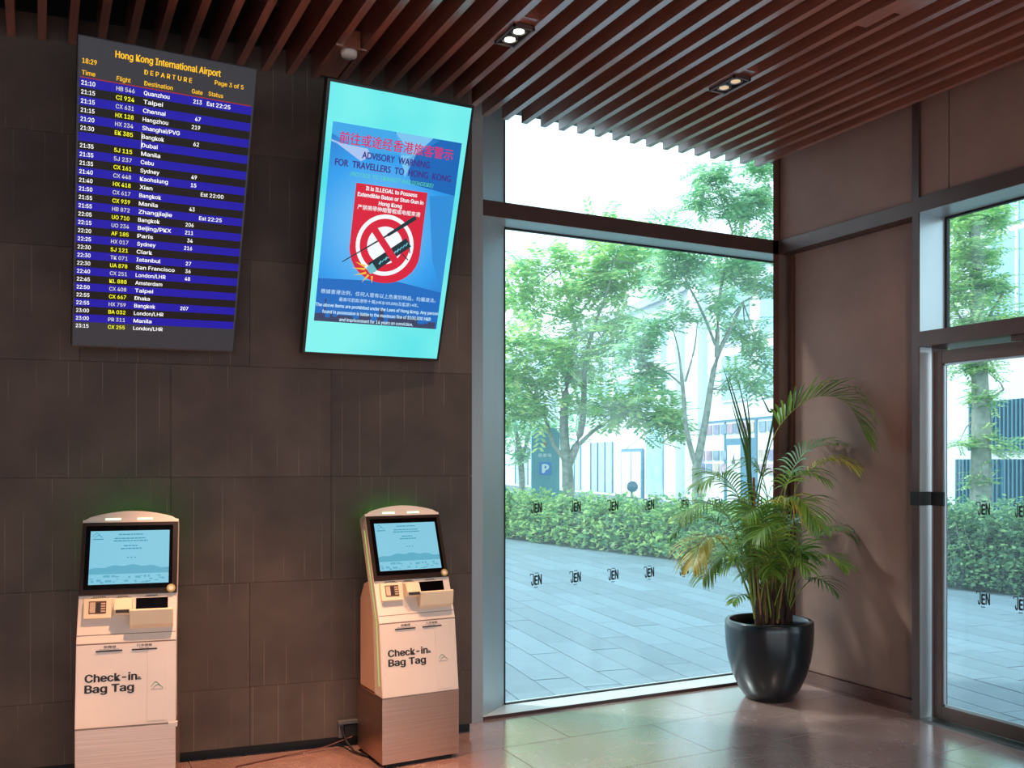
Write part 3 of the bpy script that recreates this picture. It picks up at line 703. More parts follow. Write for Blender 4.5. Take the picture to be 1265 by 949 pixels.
    for (x0, x1, s) in ((-.055, .06, .551), (-.075, .075, .530), (-.080, .085, .517), (-.030, .035, .490), (-.045, .055, .475)):
        xx = x0; random.seed(int(s*1000))
        while xx < x1:
            w_ = random.uniform(.008, .02); b.box(xx, min(x1, xx+w_), .0136, .0139, s, s+.006, fr=F2); xx += w_+.003
    for xx in (-.012, .004, .022): b.box(xx, xx+.008, .0136, .0139, .428, .433, fr=F2)
    swoosh(b, -.180, .545, .05, F2, .0138); b.box(-.178, -.128, .0136, .0139, .528, .533, fr=F2)
    b.build('display_text', M['ke'], disp)
    b = MB(); k = 20; o = [(-.19+.38*i/k, .372+.018*math.sin(PI*i/k)+.004*math.sin(i*1.3)) for i in range(k+1)]
    for i in range(k): b.add([F2(o[i][0], .0136, o[i][1]), F2(o[i+1][0], .0136, o[i+1][1]), F2(o[i+1][0], .0136, .345), F2(o[i][0], .0136, .345)], [(0, 1, 2, 3)])
    random.seed(5)
    for i in range(26):
        x_ = random.uniform(-.185, .16); s_ = random.uniform(.295, .33); b.box(x_, x_+random.uniform(.008, .03), .0136, .0139, s_, s_+random.uniform(.004, .012), fr=F2)
    b.build('display_picture', M['kf'], disp)
    b = MB(); b.disc(F2(.203, .016, .262), (1, 0, 0), (0, .361, .9325), .021, 24, 0, .006, (0, .9325, -.361)); bt = b.build('round_badge', mat('badge_gold', '#cdbf7c', .3, .5) if 'bg' not in M else M['bg'], t, recalc=False); M['bg'] = bt.data.materials[0]
    b = MB(); b.disc(F2(.203, .0165, .262), (1, 0, 0), (0, .361, .9325), .012, 20); b.build('badge_centre', M['kwhite'], bt, recalc=False)
    for x0 in (-.125, .030):
        b = MB(); b.box(x0, x0+.075, .0012, .004, .636, .646, fr=F2); b.build('head_light', M['ledwhite'], t)
    b = MB(); b.box(-.16, .16, -.096, -.090, .62, .66, fr=F2); b.build('rear_light', M['ledback'], t)
    if clip:
        b = MB(); b.box(H-.035, H+.008, -.008, .02, .372, .395); b.build('clip', M['kwhite'], t, bevel=.002, label='small white plastic clip on the base corner')
    return t
k1 = kiosk((.159+.2325*math.cos(math.radians(-10)), 5.005+.2325*math.sin(math.radians(-10)), 0), -10, 'white check-in kiosk at the left, cut off by the bottom edge, clip on its base', True)
k2 = kiosk((1.690+.2325*math.cos(math.radians(2)), 4.895, 0), 2, 'white and steel check-in kiosk nearest the window, its left side and green light strip visible', False)

# socket and cables by kiosk 2
t = thing('wall_socket', 'small dark socket box on the wall behind the right kiosk', 'socket', W0+WD*-.80+WN*-.0, (0, 0, ang))
b = MB(); b.box(-.04, .10, -.03, 0, .14, .16); b.box(-.035, -.01, -.025, 0, .06, .14); b.build('bracket', M['greyink'], t, bevel=.002)
b = MB(); b.box(.0, .08, -.02, 0, .07, .13); b.build('socket_plate', M['black'], t, bevel=.002)
b = MB(); b.tube([(.98, 5.30, .006), (1.25, 5.36, .006), (1.5, 5.37, .02), (1.66, 5.34, .07)], .004, 8)
tag(b.build('power_cable', M['red']), 'thin red power cable on the floor along the dark wall', 'cable')
b = MB(); b.tube([(1.60, 5.37, .13), (1.62, 5.33, .05), (1.64, 5.24, .01), (1.69, 5.12, .008)], .007, 8)
tag(b.build('power_cable', M['black']), 'black cable dropping from the socket to the right kiosk', 'cable')

# ================================================================== DECALS ON THE GLASS
def decal(name, m4, label):
    b = MB(); n = 0
    text(b, 'J', -.040, -.036, .074, .018, bold=.03); text(b, 'E', -.014, -.032, .062, .022, bold=.05); text(b, 'N', .015, -.030, .068, .026, bold=.04)
    b.box(-.050, -.022, -.0005, 0, .040, .046); b.box(-.014, .016, -.0005, 0, .047, .052); b.box(-.018, .010, -.0005, 0, -.052, -.047)
    b.box(-.052, -.047, -.0005, 0, .028, .042)
    return b
dm = decal('x', None, '').build('window_decal', mat('decal_ink', '#1d2a30', .6, 0, 0), recalc=False).data
bpy.data.objects.remove(bpy.data.objects['window_decal'])
ords = ['first', 'second', 'third', 'fourth', 'fifth', 'sixth', 'seventh']
def put_decal(loc, rz, label):
    o = bpy.data.objects.new('window_decal', dm); COL.objects.link(o); o.location = loc; o.rotation_euler = (0, 0, rz)
    tag(o, label, 'decal', 'dark lettered decals on the glass')
for r, z in ((0, 1.372), (1, .866)):
    for i in range(6):
        put_decal((3.119+.321*i, GY-.006, z), 0, f"{ords[i]} dark lettered decal from the left in the {'upper' if r == 0 else 'lower'} row on the big window")
for r, z in ((0, 1.40), (1, .84)):
    for i in range(2):
        put_decal((5.2535, 3.835-.25*i, z), -PI/2, f"dark lettered decal in the {'upper' if r == 0 else 'lower'} row on the glass door, {'nearer the hinge stile' if i == 0 else 'nearer the right photo edge'}")

# ================================================================== POTTED PALM
PX, PY = 4.69, 5.13
t = thing('potted_palm', 'tall areca palm with arching fronds in a big black glazed pot in the corner', 'plant', (PX, PY, 0))
b = MB(); b.lathe([(0, 0), (.15, 0), (.168, .008), (.213, .07), (.258, .17), (.292, .29), (.307, .40), (.311, .50), (.309, .555), (.303, .562), (.283, .562), (.276, .553), (.272, .50), (.272, .47)], 56)
b.build('pot', M['pot'], t)
b = MB(); b.lathe([(.0, .50), (.1, .498), (.2, .49), (.274, .485)], 32); b.build('soil', M['soil'], t)
RR = Vector((.891, -.4537, 0)); FF = Vector((.454, .891, 0)); UP = Vector((0, 0, 1))
def L3(a, z, d): return RR*a+FF*d+UP*z          # a: sideways, d: depth, in metres from the pot centre
def curve(pts, n):
    P = [Vector(p) for p in pts]; P = [P[0]*2-P[1]]+P+[P[-1]*2-P[-2]]; out = []
    segs = len(P)-3
    for i in range(n+1):
        u = i/n*segs; k = min(int(u), segs-1); f = u-k; p0, p1, p2, p3 = P[k:k+4]
        out.append(.5*((2*p1)+(-p0+p2)*f+(2*p0-5*p1+4*p2-p3)*f*f+(-p0+3*p1-3*p2+p3)*f**3))
    return out
def clampw(p):
    # keep leaves inside the room corner
    if PX+p.x > 5.235: p.x = 5.235-PX-random.random()*.01
    if PY+p.y > GY-.03: p.y = GY-.03-PY
    return p
def frond(pts, start, n, ll, mat_, droop=.5, spread=1.0, wid=.016, name='frond', fold=.35):
    c = curve(pts, 40); b = MB()
    c = [clampw(Vector(p)) for p in c]
    b.tube(c, [max(.0022, .007*(1-i/44)) for i in range(len(c))], 5, 0)
    s0 = int(start*40)
    for k in range(n):
        f = s0+(40-s0)*(k+.5)/n; i = min(int(f), 39); p = c[i].lerp(c[i+1], f-i); tg = (c[i+1]-c[i]).normalized()
        side = tg.cross(UP)
        if side.length < .2: side = tg.cross(FF)
        side.normalize(); nr = side.cross(tg).normalized()
        u = (k+.5)/n; L_ = ll*(.45+.75*math.sin(PI*min(1, u*.9+.12)))*random.uniform(.88, 1.1)
        for sg in (-1, 1):
            d = (side*sg*spread+tg*(.55+.9*u)+nr*(fold+random.uniform(-.12, .12))).normalized()
            m = 5; prev = None; q = p.copy(); vs = []; fs = []
            for j in range(m+1):
                v = j/m; wj = wid*(.35+1.3*v*(1-v)*2.2*.5) if j < m else .0008
                wj = wid*math.sin(PI*(.12+.86*v))**.7 if j < m else .0008
                wdir = d.cross(nr).normalized()*wj*.5
                vs += [clampw(q+wdir), clampw(q-wdir)]
                d = (d-UP*droop*.30*(v+.25)).normalized(); q = q+d*(L_/m)
            for j in range(m): fs.append((2*j, 2*j+1, 2*j+3, 2*j+2))
            b.add(vs, fs, 1, True)
    return b.build(name, [M['palm_stem'], M[mat_]], t, recalc=False)
M['palm_stem'] = mat('palm_petiole', '#7f8a3a', .45, 0, .2, 10)
random.seed(11)
def px(x, y, d=0.0):     # photo-frame offsets turned into metres about the pot at its own distance
    D = 6.7+d; return L3((x-632.5)/1150*D-.276*6.7, 1.7+(570-y)/1150*D, d)
BASE = [px(935, 765, -.02), px(950, 765, .05), px(962, 765, -.08), px(945, 765, .1), px(970, 764, .04)]
# big arching frond
frond([px(944, 765), px(936, 640), px(944, 580), px(962, 528, -.05), px(1002, 492, -.12), px(1045, 497, -.2), px(1072, 545, -.28)], .50, 34, .33, 'palm', .75, .8, .024, fold=.55)
# spear leaves
b = MB()
for (x1, y1, x2, y2) in ((923, 560, 893, 452), (924, 552, 899, 462), (926, 548, 912, 470), (926, 560, 922, 486), (922, 570, 904, 500), (955, 520, 940, 488)):
    c = curve([px(927, 640), px(x1, y1), px((x1+x2)/2+2, (y1+y2)/2+4, .02), px(x2, y2, .03)], 12)
    b.tube(c, [.004+.009*math.sin(PI*i/13)*(1-i/20)-.003*(i/12) for i in range(13)], 5)
b.tube(curve([px(938, 765), px(931, 690), px(929, 620), px(926, 560)], 14), .006, 6)
b.build('spear_leaf', M['palmD'], t)
F_ = [
 ([BASE[1], px(962, 660), px(975, 590, .1), px(1000, 556, .12), px(1035, 548, .1)], .5, 18, .24, 'palmD', .9),
 ([BASE[4], px(975, 660), px(985, 600, -.1), px(1020, 570, -.2), px(1054, 575, -.3)], .62, 16, .24, 'palmY', 1.3),
 ([BASE[2], px(965, 680), px(965, 610, -.15), px(990, 585, -.3), px(1020, 592, -.4)], .55, 16, .22, 'palm', 1.2),
 ([BASE[0], px(950, 690), px(955, 640, -.25), px(975, 618, -.4), px(1000, 640, -.5)], .6, 15, .24, 'palmY', 1.3),
 ([BASE[0], px(925, 690), px(915, 620, .0), px(890, 588, -.1), px(862, 600, -.2)], .5, 20, .24, 'palm', 1.2),
 ([BASE[0], px(920, 700), px(900, 640, -.2), px(870, 622, -.35), px(838, 640, -.5)], .5, 18, .24, 'palm', 1.1),
 ([BASE[3], px(915, 700), px(890, 650, .2), px(860, 640, .25), px(828, 664, .3)], .5, 18, .22, 'palmD', 1.0),
 ([BASE[0], px(915, 710), px(890, 668, -.3), px(868, 668, -.45), px(855, 700, -.55)], .5, 18, .22, 'palmY', 1.2),
 ([BASE[0], px(920, 720), px(905, 690, -.3), px(885, 690, -.4), px(868, 715, -.5)], .5, 16, .20, 'palm', 1.2),
 ([BASE[4], px(985, 705), px(1005, 670, .0), px(1030, 655, -.05), px(1052, 664, -.1)], .5, 18, .18, 'palmD', .9),
 ([BASE[4], px(985, 720), px(1005, 695, -.1), px(1025, 688, -.2), px(1045, 700, -.3)], .5, 16, .18, 'palm', 1.0),
 ([BASE[4], px(985, 735), px(1000, 718, -.1), px(1015, 716, -.2), px(1032, 732, -.25)], .5, 14, .16, 'palmD', 1.1),
 ([BASE[1], px(955, 680), px(945, 600, .2), px(930, 575, .25), px(905, 580, .3)], .55, 16, .22, 'palm', 1.1),
 ([BASE[2], px(962, 690), px(970, 640, -.3), px(990, 620, -.45), px(1012, 650, -.6)], .55, 15, .22, 'palm', 1.2),
 ([BASE[3], px(945, 690), px(935, 640, .25), px(920, 620, .35), px(895, 630, .4)], .5, 16, .2, 'palmD', 1.0),
 ([BASE[2], px(958, 710), px(960, 670, -.35), px(950, 650, -.5), px(930, 665, -.6)], .5, 15, .2, 'palm', 1.2),
 ([BASE[3], px(955, 700), px(965, 660, .15), px(985, 640, .2), px(1010, 655, .2)], .5, 16, .2, 'palmD', 1.1),
 ([BASE[1], px(945, 700), px(940, 660, -.2), px(935, 630, -.3), px(915, 640, -.45)], .5, 15, .2, 'palm', 1.3),
 ([BASE[2], px(965, 730), px(975, 700, -.25), px(985, 690, -.35), px(1000, 705, -.45)], .45, 14, .17, 'palm', 1.1),
 ([BASE[0], px(930, 730), px(920, 700, -.1), px(908, 690, -.15), px(890, 705, -.2)], .45, 14, .16, 'palm', 1.1),
 ([BASE[1], px(950, 720), px(948, 690, .1), px(955, 665, .1), px(972, 672, .1)], .4, 14, .18, 'palm', 1.0),
 ([BASE[0], px(926, 740), px(915, 735, -.2), px(905, 745, -.28)], .4, 10, .10, 'palm', 1.0),
]
for a in F_: frond(a[0], a[1], int(a[2]*1.35), a[3]*1.05, a[4], a[5], .95, .0125)
for k in range(16):      # short inner fronds
    x0 = random.uniform(930, 970); d0 = random.uniform(-.15, .15); x1 = x0+random.uniform(-55, 55); dz = random.uniform(-.45, .3); hgt = random.uniform(60, 150)
    frond([px(x0, 765, d0), px(x0*.6+x1*.4, 765-hgt*.6, d0+dz*.3), px(x0*.2+x1*.8, 765-hgt, d0+dz*.7), px(x1+(x1-x0)*.5, 775-hgt, d0+dz)], .42, 18, .19, random.choice(['palm', 'palm', 'palmD', 'palm']), 1.0, 1.0, .0115)
# canes and dry husks
b = MB(); b.tube(curve([px(940, 768), px(934, 700), px(932, 640), px(931, 590)], 12), [.017-.0006*i for i in range(13)], 8); b.build('cane', M['cane_brown'], t)
for k in range(22):
    x0 = random.uniform(928, 975); d0 = random.uniform(-.12, .12)
    ln = random.uniform(90, 190); lean = (x0-950)*random.uniform(.15, .7)
    b = MB(); c = curve([px(950+(x0-950)*.7, 770, d0), px(x0+lean*.4, 770-ln*.5, d0*1.2), px(x0+lean, 770-ln, d0*1.5)], 8)
    b.tube(c, [.010*(1-i/14) for i in range(9)], 6); b.build('cane', M['cane'] if k % 3 else M['palm_stem'], t)
b = MB()
for k in range(16):
    x0 = random.uniform(926, 976); d0 = random.uniform(-.12, .12)
    b.tube([px(x0, 772, d0), px(x0+random.uniform(-3, 3), 752, d0), px(x0+random.uniform(-6, 6), 730-random.uniform(0, 14), d0)], [.022, .016, .003], 6)
b.build('husk', M['husk'], t)

# ================================================================== OUTSIDE
mb = MB(); mb.box(-60, 60, 5.84, 110, -.14, -.032); mb.box(5.47, 60, -40, 5.84, -.14, -.032)
struct(mb.build('plaza_ground', M['ground']))
gnd = bpy.data.objects['plaza_ground']
# pavers: long stones in strips turned 8.6 degrees
pa = math.radians(8.6); PD = Vector((math.sin(pa), math.cos(pa), 0)); PN = Vector((math.cos(pa), -math.sin(pa), 0))
cells = []
pw, pl = .30, 1.25; random.seed(2)
for i in range(-60, 48):
    o_ = random.random()*pl
    for j in range(-6, 24):
        c = Vector((2, 5.8, 0))+PN*(i*pw)+PD*(j*pl+o_)
        D = c.x*.454+c.y*.891; R_ = c.x*.891-c.y*.4537
        if D < 3 or D > 24 or c.x > 11.8: continue
        u = 632.5+1150*R_/D; 
        if u < 100 or u > 1700: continue
        seen = 560 <= u <= 1330
        corners = [c+PN*(a*pw/2)+PD*(bb*pl/2) for a in (-1, 1) for bb in (-1, 1)]
        if any((q.y > 5.84) or (q.x > 5.5) for q in corners) and not (c.y < 2.0 and c.x < 6.4):
            cells.append((D if seen and not (960 < u < 1120) else D+100, c))
cells.sort(key=lambda q: q[0])
b = MB(); b.box(-pw/2+.006, pw/2-.006, -pl/2+.006, pl/2-.006, -.02, 0); pvm = b.build('paver', M['paver'], gnd, bevel=.003).data
first = bpy.data.objects['paver']; bpy.data.objects.remove(first)
rest = MB()
for k, (D, c) in enumerate(cells):
    z = -.016+random.uniform(-.0012, .0012)
    if k < 300:
        o = bpy.data.objects.new('paver', pvm); COL.objects.link(o); o.parent = gnd; o.location = (c.x, c.y, z); o.rotation_euler = (0, 0, -pa)
    else:
        fr = lambda x, y, zz, c=c, z=z: (c.x+PN.x*x+PD.x*y, c.y+PN.y*x+PD.y*y, zz+z)
        rest.box(-pw/2+.006, pw/2-.006, -pl/2+.006, pl/2-.006, -.02, 0, fr=fr)
rest.build('paving', M['paver'], gnd, kind='stuff')

def leaves(b, c, r, n, size, flat=1.0, mi=0):
    for _ in range(n):
        d = Vector((random.gauss(0, 1), random.gauss(0, 1), random.gauss(0, 1))); d.normalize(); p = Vector(c)+Vector((d.x, d.y, d.z*flat))*r*random.random()**.45
        a = Vector((random.gauss(0, 1), random.gauss(0, 1), random.gauss(0, .5))).normalized(); nn = Vector((random.gauss(0, .6), random.gauss(0, .6), 1)).normalized()
        s = a.cross(nn).normalized(); L_ = size*random.uniform(.7, 1.3); w_ = L_*.27
        b.v += [tuple(p-a*L_/2), tuple(p+s*w_), tuple(p+a*L_/2), tuple(p-s*w_)]
        o = len(b.v)-4; b.f.append((o, o+1, o+2, o+3)); b.m.append(mi); b.smooth.append(False)
# hedges
def hedge(pts, h, wd, n, m, label, size=.11):
    P = [Vector((x, y, 0)) for x, y in pts]; c = curve(P, 60)
    t = thing('hedge', label, 'hedge', P[len(P)//2])
    org = P[len(P)//2]; b = MB()
    for _ in range(n):
        f = random.random()*59.99; i = int(f); p = c[i].lerp(c[i+1], f-i)-org
        tg = (c[i+1]-c[i]).normalized(); s = Vector((-tg.y, tg.x, 0))
        bumpy = h*(.84+.11*math.sin(f*1.9)+.10*math.sin(f*4.7+1)+.08*math.sin(f*11.3))
        a = random.uniform(-1, 1); z = random.random()**.8
        if random.random() < .7: 
            if random.random() < .55: a = math.copysign(random.uniform(.8, 1.), -1 if random.random() < .8 else 1)
            else: z = random.uniform(.85, 1.02)
        a *= (1-.25*z*z)
        leaves(b, p+s*(a*wd/2)+UP*(z*bumpy+.03), .09, 3, size)
    b.build('foliage', m, t, kind='stuff', recalc=False)
    b = MB()
    for k in range(26):
        i = int(k/26*58); p = c[i]-org; tg = (c[i+1]-c[i]).normalized(); s = Vector((-tg.y, tg.x, 0))
        for q in (-.25, .2): b.tube([p+s*q*wd, p+s*q*wd*1.5+UP*h*.4, p+s*q*wd*2.2*random.uniform(.5, 1)+UP*h*.8], [.016, .012, .004], 5)
    b.build('stems', M['bark'], t)
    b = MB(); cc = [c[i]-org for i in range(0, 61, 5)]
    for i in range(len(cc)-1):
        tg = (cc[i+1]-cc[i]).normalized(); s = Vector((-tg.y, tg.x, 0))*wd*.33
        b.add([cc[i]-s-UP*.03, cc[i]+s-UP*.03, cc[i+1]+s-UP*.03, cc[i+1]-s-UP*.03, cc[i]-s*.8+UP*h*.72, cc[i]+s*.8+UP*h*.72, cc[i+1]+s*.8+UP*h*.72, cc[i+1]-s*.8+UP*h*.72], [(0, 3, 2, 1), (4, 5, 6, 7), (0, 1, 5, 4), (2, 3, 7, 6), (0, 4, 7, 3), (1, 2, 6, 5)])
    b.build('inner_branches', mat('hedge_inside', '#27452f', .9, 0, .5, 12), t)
random.seed(4)
hedge([(8.4, 27.5), (9.6, 21.4), (9.95, 16.8), (10.6, 12.2), (11.0, 10.6)], .95, 1.3, 12500, M['leafH'], 'long leafy hedge across the plaza behind the big window', .12)
hedge([(11.45, 9.2), (11.6, 8.0), (12.1, 6.6), (12.7, 5.2)], 1.08, 1.3, 6500, M['leafH2'], 'leafy hedge seen through the glass door at the right', .085)

def tree(x, y, label, forks, clusters, m, lean=0, base_r=.12, n=900, size=.16, name='tree', trunk_h=1.5):
    t = thing(name, label, 'tree', (x, y, -.02)); O = Vector((x, y, 0))
    b = MB()
    for pts, r0, r1 in forks:
        c = curve([Vector(p) for p in pts], 10); b.tube(c, [r0+(r1-r0)*i/10 for i in range(11)], 7)
    # twigs from branches to clusters
    tips = [Vector(f[0][-1]) for f in forks]+[Vector(f[0][len(f[0])//2]) for f in forks]
    for (c, r, k) in clusters:
        cv = Vector(c); tp = min(tips, key=lambda q: (q-cv).length)
        mid = tp.lerp(cv, .5)+Vector((random.uniform(-.15, .15), random.uniform(-.15, .15), -.1))
        b.tube([tp, mid, cv], [.018, .012, .005], 5)
    b.build('trunk', M['bark'], t)
    b = MB()
    for (c, r, k) in clusters:
        cv = Vector(c)
        for _ in range(int(k*n/14)):
            d = Vector((random.gauss(0, 1), random.gauss(0, 1), random.gauss(0, .7))); d.normalize()
            p = cv+d*r*.85*random.random()**.5
            # pinnate spray: short stem with leaflets both sides
            a = Vector((random.gauss(0, 1), random.gauss(0, 1), random.gauss(-.2, .35))).normalized(); s = a.cross(UP).normalized(); nn = s.cross(a)
            L_ = size*random.uniform(1.6, 2.8)
            for q in range(6):
                e = p+a*(L_*q/6)
                for sg in (-1, 1):
                    dd = (s*sg+a*.5-UP*.15).normalized(); w_ = a*(size*.17); l = size*random.uniform(.6, .9)
                    o = len(b.v); b.v += [tuple(e), tuple(e+dd*l*.5+w_), tuple(e+dd*l), tuple(e+dd*l*.5-w_)]
                    b.f.append((o, o+1, o+2, o+3)); b.m.append(0); b.smooth.append(False)
    b.build('foliage', m, t, kind='stuff', recalc=False)
    return t
def loc3(X, Y, D_extra=0):
    def f(x, y, d=0):
        D0 = X*.454+Y*.891; R0 = X*.891-Y*.4537; D = D0+d
        return Vector((0, 0, 0))+RR*((x-632.5)/1150*D-R0)+FF*d+UP*(1.7+(570-y)/1150*D)
    return f
random.seed(21)
f = loc3(11.0, 18.0)      # tree A, left of the window
R0_ = f(702, 665)
forks = [([f(703, 668), f(703, 610), f(701, 572)], .16, .12), ([f(701, 578), f(697, 530), f(699, 485), f(706, 450, .3), f(712, 410, .5)], .12, .05),
 ([f(702, 575), f(712, 550), f(720, 520), f(722, 480), f(724, 440, -.3), f(735, 400, -.4)], .10, .04),
 ([f(716, 548), f(735, 530), f(758, 515, -.5), f(775, 503, -.8)], .05, .02), ([f(700, 570), f(683, 545), f(672, 510, .5), f(650, 475, .8), f(632, 440, 1)], .06, .025),
 ([f(712, 412, .5), f(705, 370, .6), f(690, 330, .6)], .05, .015), ([f(735, 400, -.4), f(750, 360, -.6), f(760, 320, -.8)], .04, .012)]
cl = [(f(x, y, d), r, k) for x, y, d, r, k in ((650, 360, .5, .75, .9), (640, 420, 0, .8, .9), (665, 470, .6, .8, 1), (690, 430, -.5, .8, 1), (660, 505, .3, .55, .6), (715, 455, .5, .7, .7), (745, 430, -.6, .75, .8), (700, 380, .4, .8, .6), (728, 350, -.3, .75, .9), (760, 350, .2, .8, .9), (765, 395, -.5, .7, .8), (635, 500, .6, .6, .6), (800, 500, -1.0, .85, 1.2), (765, 500, -.6, .6, .7), (820, 520, -1, .6, .8), (745, 320, -.4, .7, .7), (690, 320, .5, .6, .5), (720, 500, -.6, .5, .5), (650, 320, .4, .5, .35), (790, 320, .3, .8, .9), (755, 285, .2, .6, .6), (635, 460, .2, .6, .7))]
tree(11.0, 18.0, 'leafy tree with a forked trunk behind the hedge, beside the teal parking sign', forks, cl, M['leafA'], n=1150, size=.27)
f = loc3(12.1, 14.6)      # tree B, right half
forks = [([f(862, 690), f(862, 640), f(862, 600), f(861, 575)], .13, .10), ([f(860, 580), f(866, 550), f(872, 520), f(878, 480), f(886, 440), f(905, 400), f(918, 372)], .09, .03),
 ([f(861, 578), f(853, 550), f(847, 520), f(845, 490), f(842, 460)], .06, .035), ([f(886, 440), f(887, 400), f(890, 360, .3), f(898, 320, .5), f(905, 285, .6)], .05, .02),
 ([f(884, 425), f(868, 385, -.3), f(850, 350, -.4), f(838, 325, -.5)], .03, .012), ([f(843, 475), f(825, 460, .3), f(800, 448, .4), f(770, 438, .5)], .022, .008),
 ([f(842, 460), f(838, 430, .2), f(830, 400, .3)], .025, .008), ([f(847, 470), f(858, 430, .1), f(862, 395, .2)], .025, .008), ([f(905, 285, .6), f(890, 240, .5), f(880, 200, .4)], .02, .008)]
cl = [(f(x, y, d), r, k) for x, y, d, r, k in ((905, 330, .3, .6, 1), (930, 300, .5, .6, 1), (940, 350, .2, .55, .9), (890, 370, -.4, .45, .5), (860, 320, -.5, .5, .8), (835, 310, -.4, .5, .8), (930, 410, .3, .5, .6), (905, 460, .6, .4, .4), (935, 470, .6, .5, .5), (810, 400, .3, .45, .7), (790, 430, .4, .45, .8), (800, 460, .5, .4, .7), (880, 215, .3, .42, .9), (905, 255, .4, .45, .9), (935, 240, .5, .5, 1), (865, 245, .2, .25, .4), (940, 200, .5, .4, .8), (820, 345, -.3, .45, .6), (845, 385, .2, .3, .4), (935, 440, .4, .4, .4), (900, 400, .5, .35, .35))]
random.seed(22)
tree(12.1, 14.6, 'tree with a slender y-shaped trunk behind the hedge, between shopfront and plant', forks, cl, M['leafB'], n=1150, size=.20)
f = loc3(13.8, 25.5)
forks = [([f(643, 640), f(645, 590), f(640, 540)], .12, .08), ([f(640, 545), f(632, 500), f(626, 450)], .07, .03), ([f(644, 570), f(655, 530), f(662, 480)], .06, .03)]
cl = [(f(x, y, d), r, k) for x, y, d, r, k in ((632, 520, 0, .9, .5), (665, 530, .5, .8, .4), (640, 560, 0, .6, .3), (700, 530, .8, .9, .4), (740, 470, .8, 1., .5), (785, 300, .8, 1.2, .8), (820, 290, .4, 1.2, .8))]
random.seed(23)
tree(13.8, 25.5, 'slim pale tree at the far left of the big window, behind the parking sign', forks, cl, M['leafB'], n=1300, size=.30)
f = loc3(14.6, 10.9)      # vine-covered tree seen through door and right window
forks = [([f(1212, 650), f(1212, 560), f(1211, 480), f(1208, 400), f(1205, 300), f(1200, 235)], .19, .07), ([f(1211, 520), f(1222, 495), f(1240, 480)], .04, .015), ([f(1210, 420), f(1225, 385), f(1240, 360)], .04, .015), ([f(1210, 430), f(1192, 400), f(1180, 380)], .04, .015), ([f(1206, 320), f(1185, 290), f(1175, 260)], .03, .01)]
cl = [(f(x, y, d), r, k) for x, y, d, r, k in ((1185, 270, 0, .5, 1), (1205, 265, .3, .5, .9), (1225, 262, 0, .4, .8), (1190, 310, 0, .5, 1), (1212, 315, -.2, .45, .8), (1180, 350, 0, .5, 1), (1205, 355, 0, .5, .9), (1230, 345, -.2, .35, .5), (1185, 395, 0, .5, .9), (1215, 395, 0, .4, .6), (1245, 390, -.3, .3, .5), (1190, 440, .1, .4, .6), (1210, 450, 0, .32, .6), (1212, 490, 0, .28, .5), (1214, 540, 0, .22, .35), (1235, 548, -.1, .28, .3), (1185, 545, 0, .2, .2), (1212, 590, 0, .2, .3))]
random.seed(24)
tree(14.6, 10.9, 'tall vine-clad tree seen through the right window and the door', forks, cl, M['leafA'], n=1500, size=.15)

# parking sign
t = thing('parking_sign', 'tall teal parking totem with a white P on blue behind the hedge', 'sign', (11.45, 20.6, 0), (0, 0, math.radians(-22)))
b = MB(); b.prism([(-.36, -.03), (.36, -.03), (.36, 2.42), (.22, 2.55), (-.2, 2.55), (-.36, 2.4)], 0, .22, 'y'); b.build('body', M['teal'], t, bevel=.01)
b = MB(); b.box(-.17, .15, -.012, 0, 1.35, 1.68); pl_ = b.build('blue_plate', M['pblue'], t, bevel=.01)
b = MB(); text(b, 'P', -.075, 1.41, .21, .14, n=-.016, bold=.05); b.build('lettering', M['offwhite'], pl_)
b = MB(); text(b, '停車場', -.19, 1.80, .10, .34, n=-.004, fit=True); b.build('caption', M['offwhite'], t)
b = MB(); b.prism([(-.10, 2.12), (.02, 2.06), (.02, 2.26)], -.01, 0, 'y'); b.build('arrow', mat('sign_arrow', '#b07a60', .5), t)
# round blue sign
t = thing('round_sign', 'small round blue road sign just above the hedge, right of the forked tree', 'sign', (11.9, 17.4, 0), (0, 0, math.radians(-35)))
b = MB(); b.disc((0, -.03, 1.13), (1, 0, 0), (0, 0, 1), .125, 24, 0, .02, (0, 1, 0)); b.build('disc', M['tealdoor'], t, recalc=False)
b = MB(); b.tube([(0, 0, -.03), (0, 0, 1.1)], .025, 8); b.build('post', M['greyink'], t)
# bollard lamp
t = thing('bollard_lamp', 'low dark bollard lamp head above the hedge, left of the parking sign', 'lamp', (10.75, 21.6, 0))
b = MB(); b.lathe([(.0, 1.02), (.16, 1.02), (.17, .98), (.16, .93), (0, .93)], 20); b.build('head', M['tealdoor'], t)
b = MB(); b.tube([(0, 0, -.03), (0, 0, .94)], .05, 10); b.build('post', M['tealdoor'], t)

# facade running away behind the trees
FD = Vector((.215, .977, 0)).normalized(); FO = Vector((23.3, 27.4, 0))
fa = math.atan2(FD.y, FD.x)
# local frame: x = -FD (so that seen from the plaza left is far, right is near), y = into the building
FM = Matrix(((-FD.x, FD.y, 0, FO.x), (-FD.y, -FD.x, 0, FO.y), (0, 0, 1, 0), (0, 0, 0, 1)))
# ensure y axis points away from the plaza
yy = Vector((FD.y, -FD.x, 0))
FM = Matrix(((-FD.x, yy.x, 0, FO.x), (-FD.y, yy.y, 0, FO.y), (0, 0, 1, 0), (0, 0, 0, 1)))
t = thing('shop_building', 'long white shop building with blue windows behind the trees', 'building', mat4=FM)
b = MB(); b.box(-60, -6, .0, 8, -.1, 8.8); b.box(-6, 10.6, 0, 8, -.1, 8.9); b.build('wall', M['white_wall_far'], t)
b = MB(); b.box(-60, 10.6, -.25, 8.1, 8.8, 9.15); b.build('roof_edge', M['grey_facade'], t)
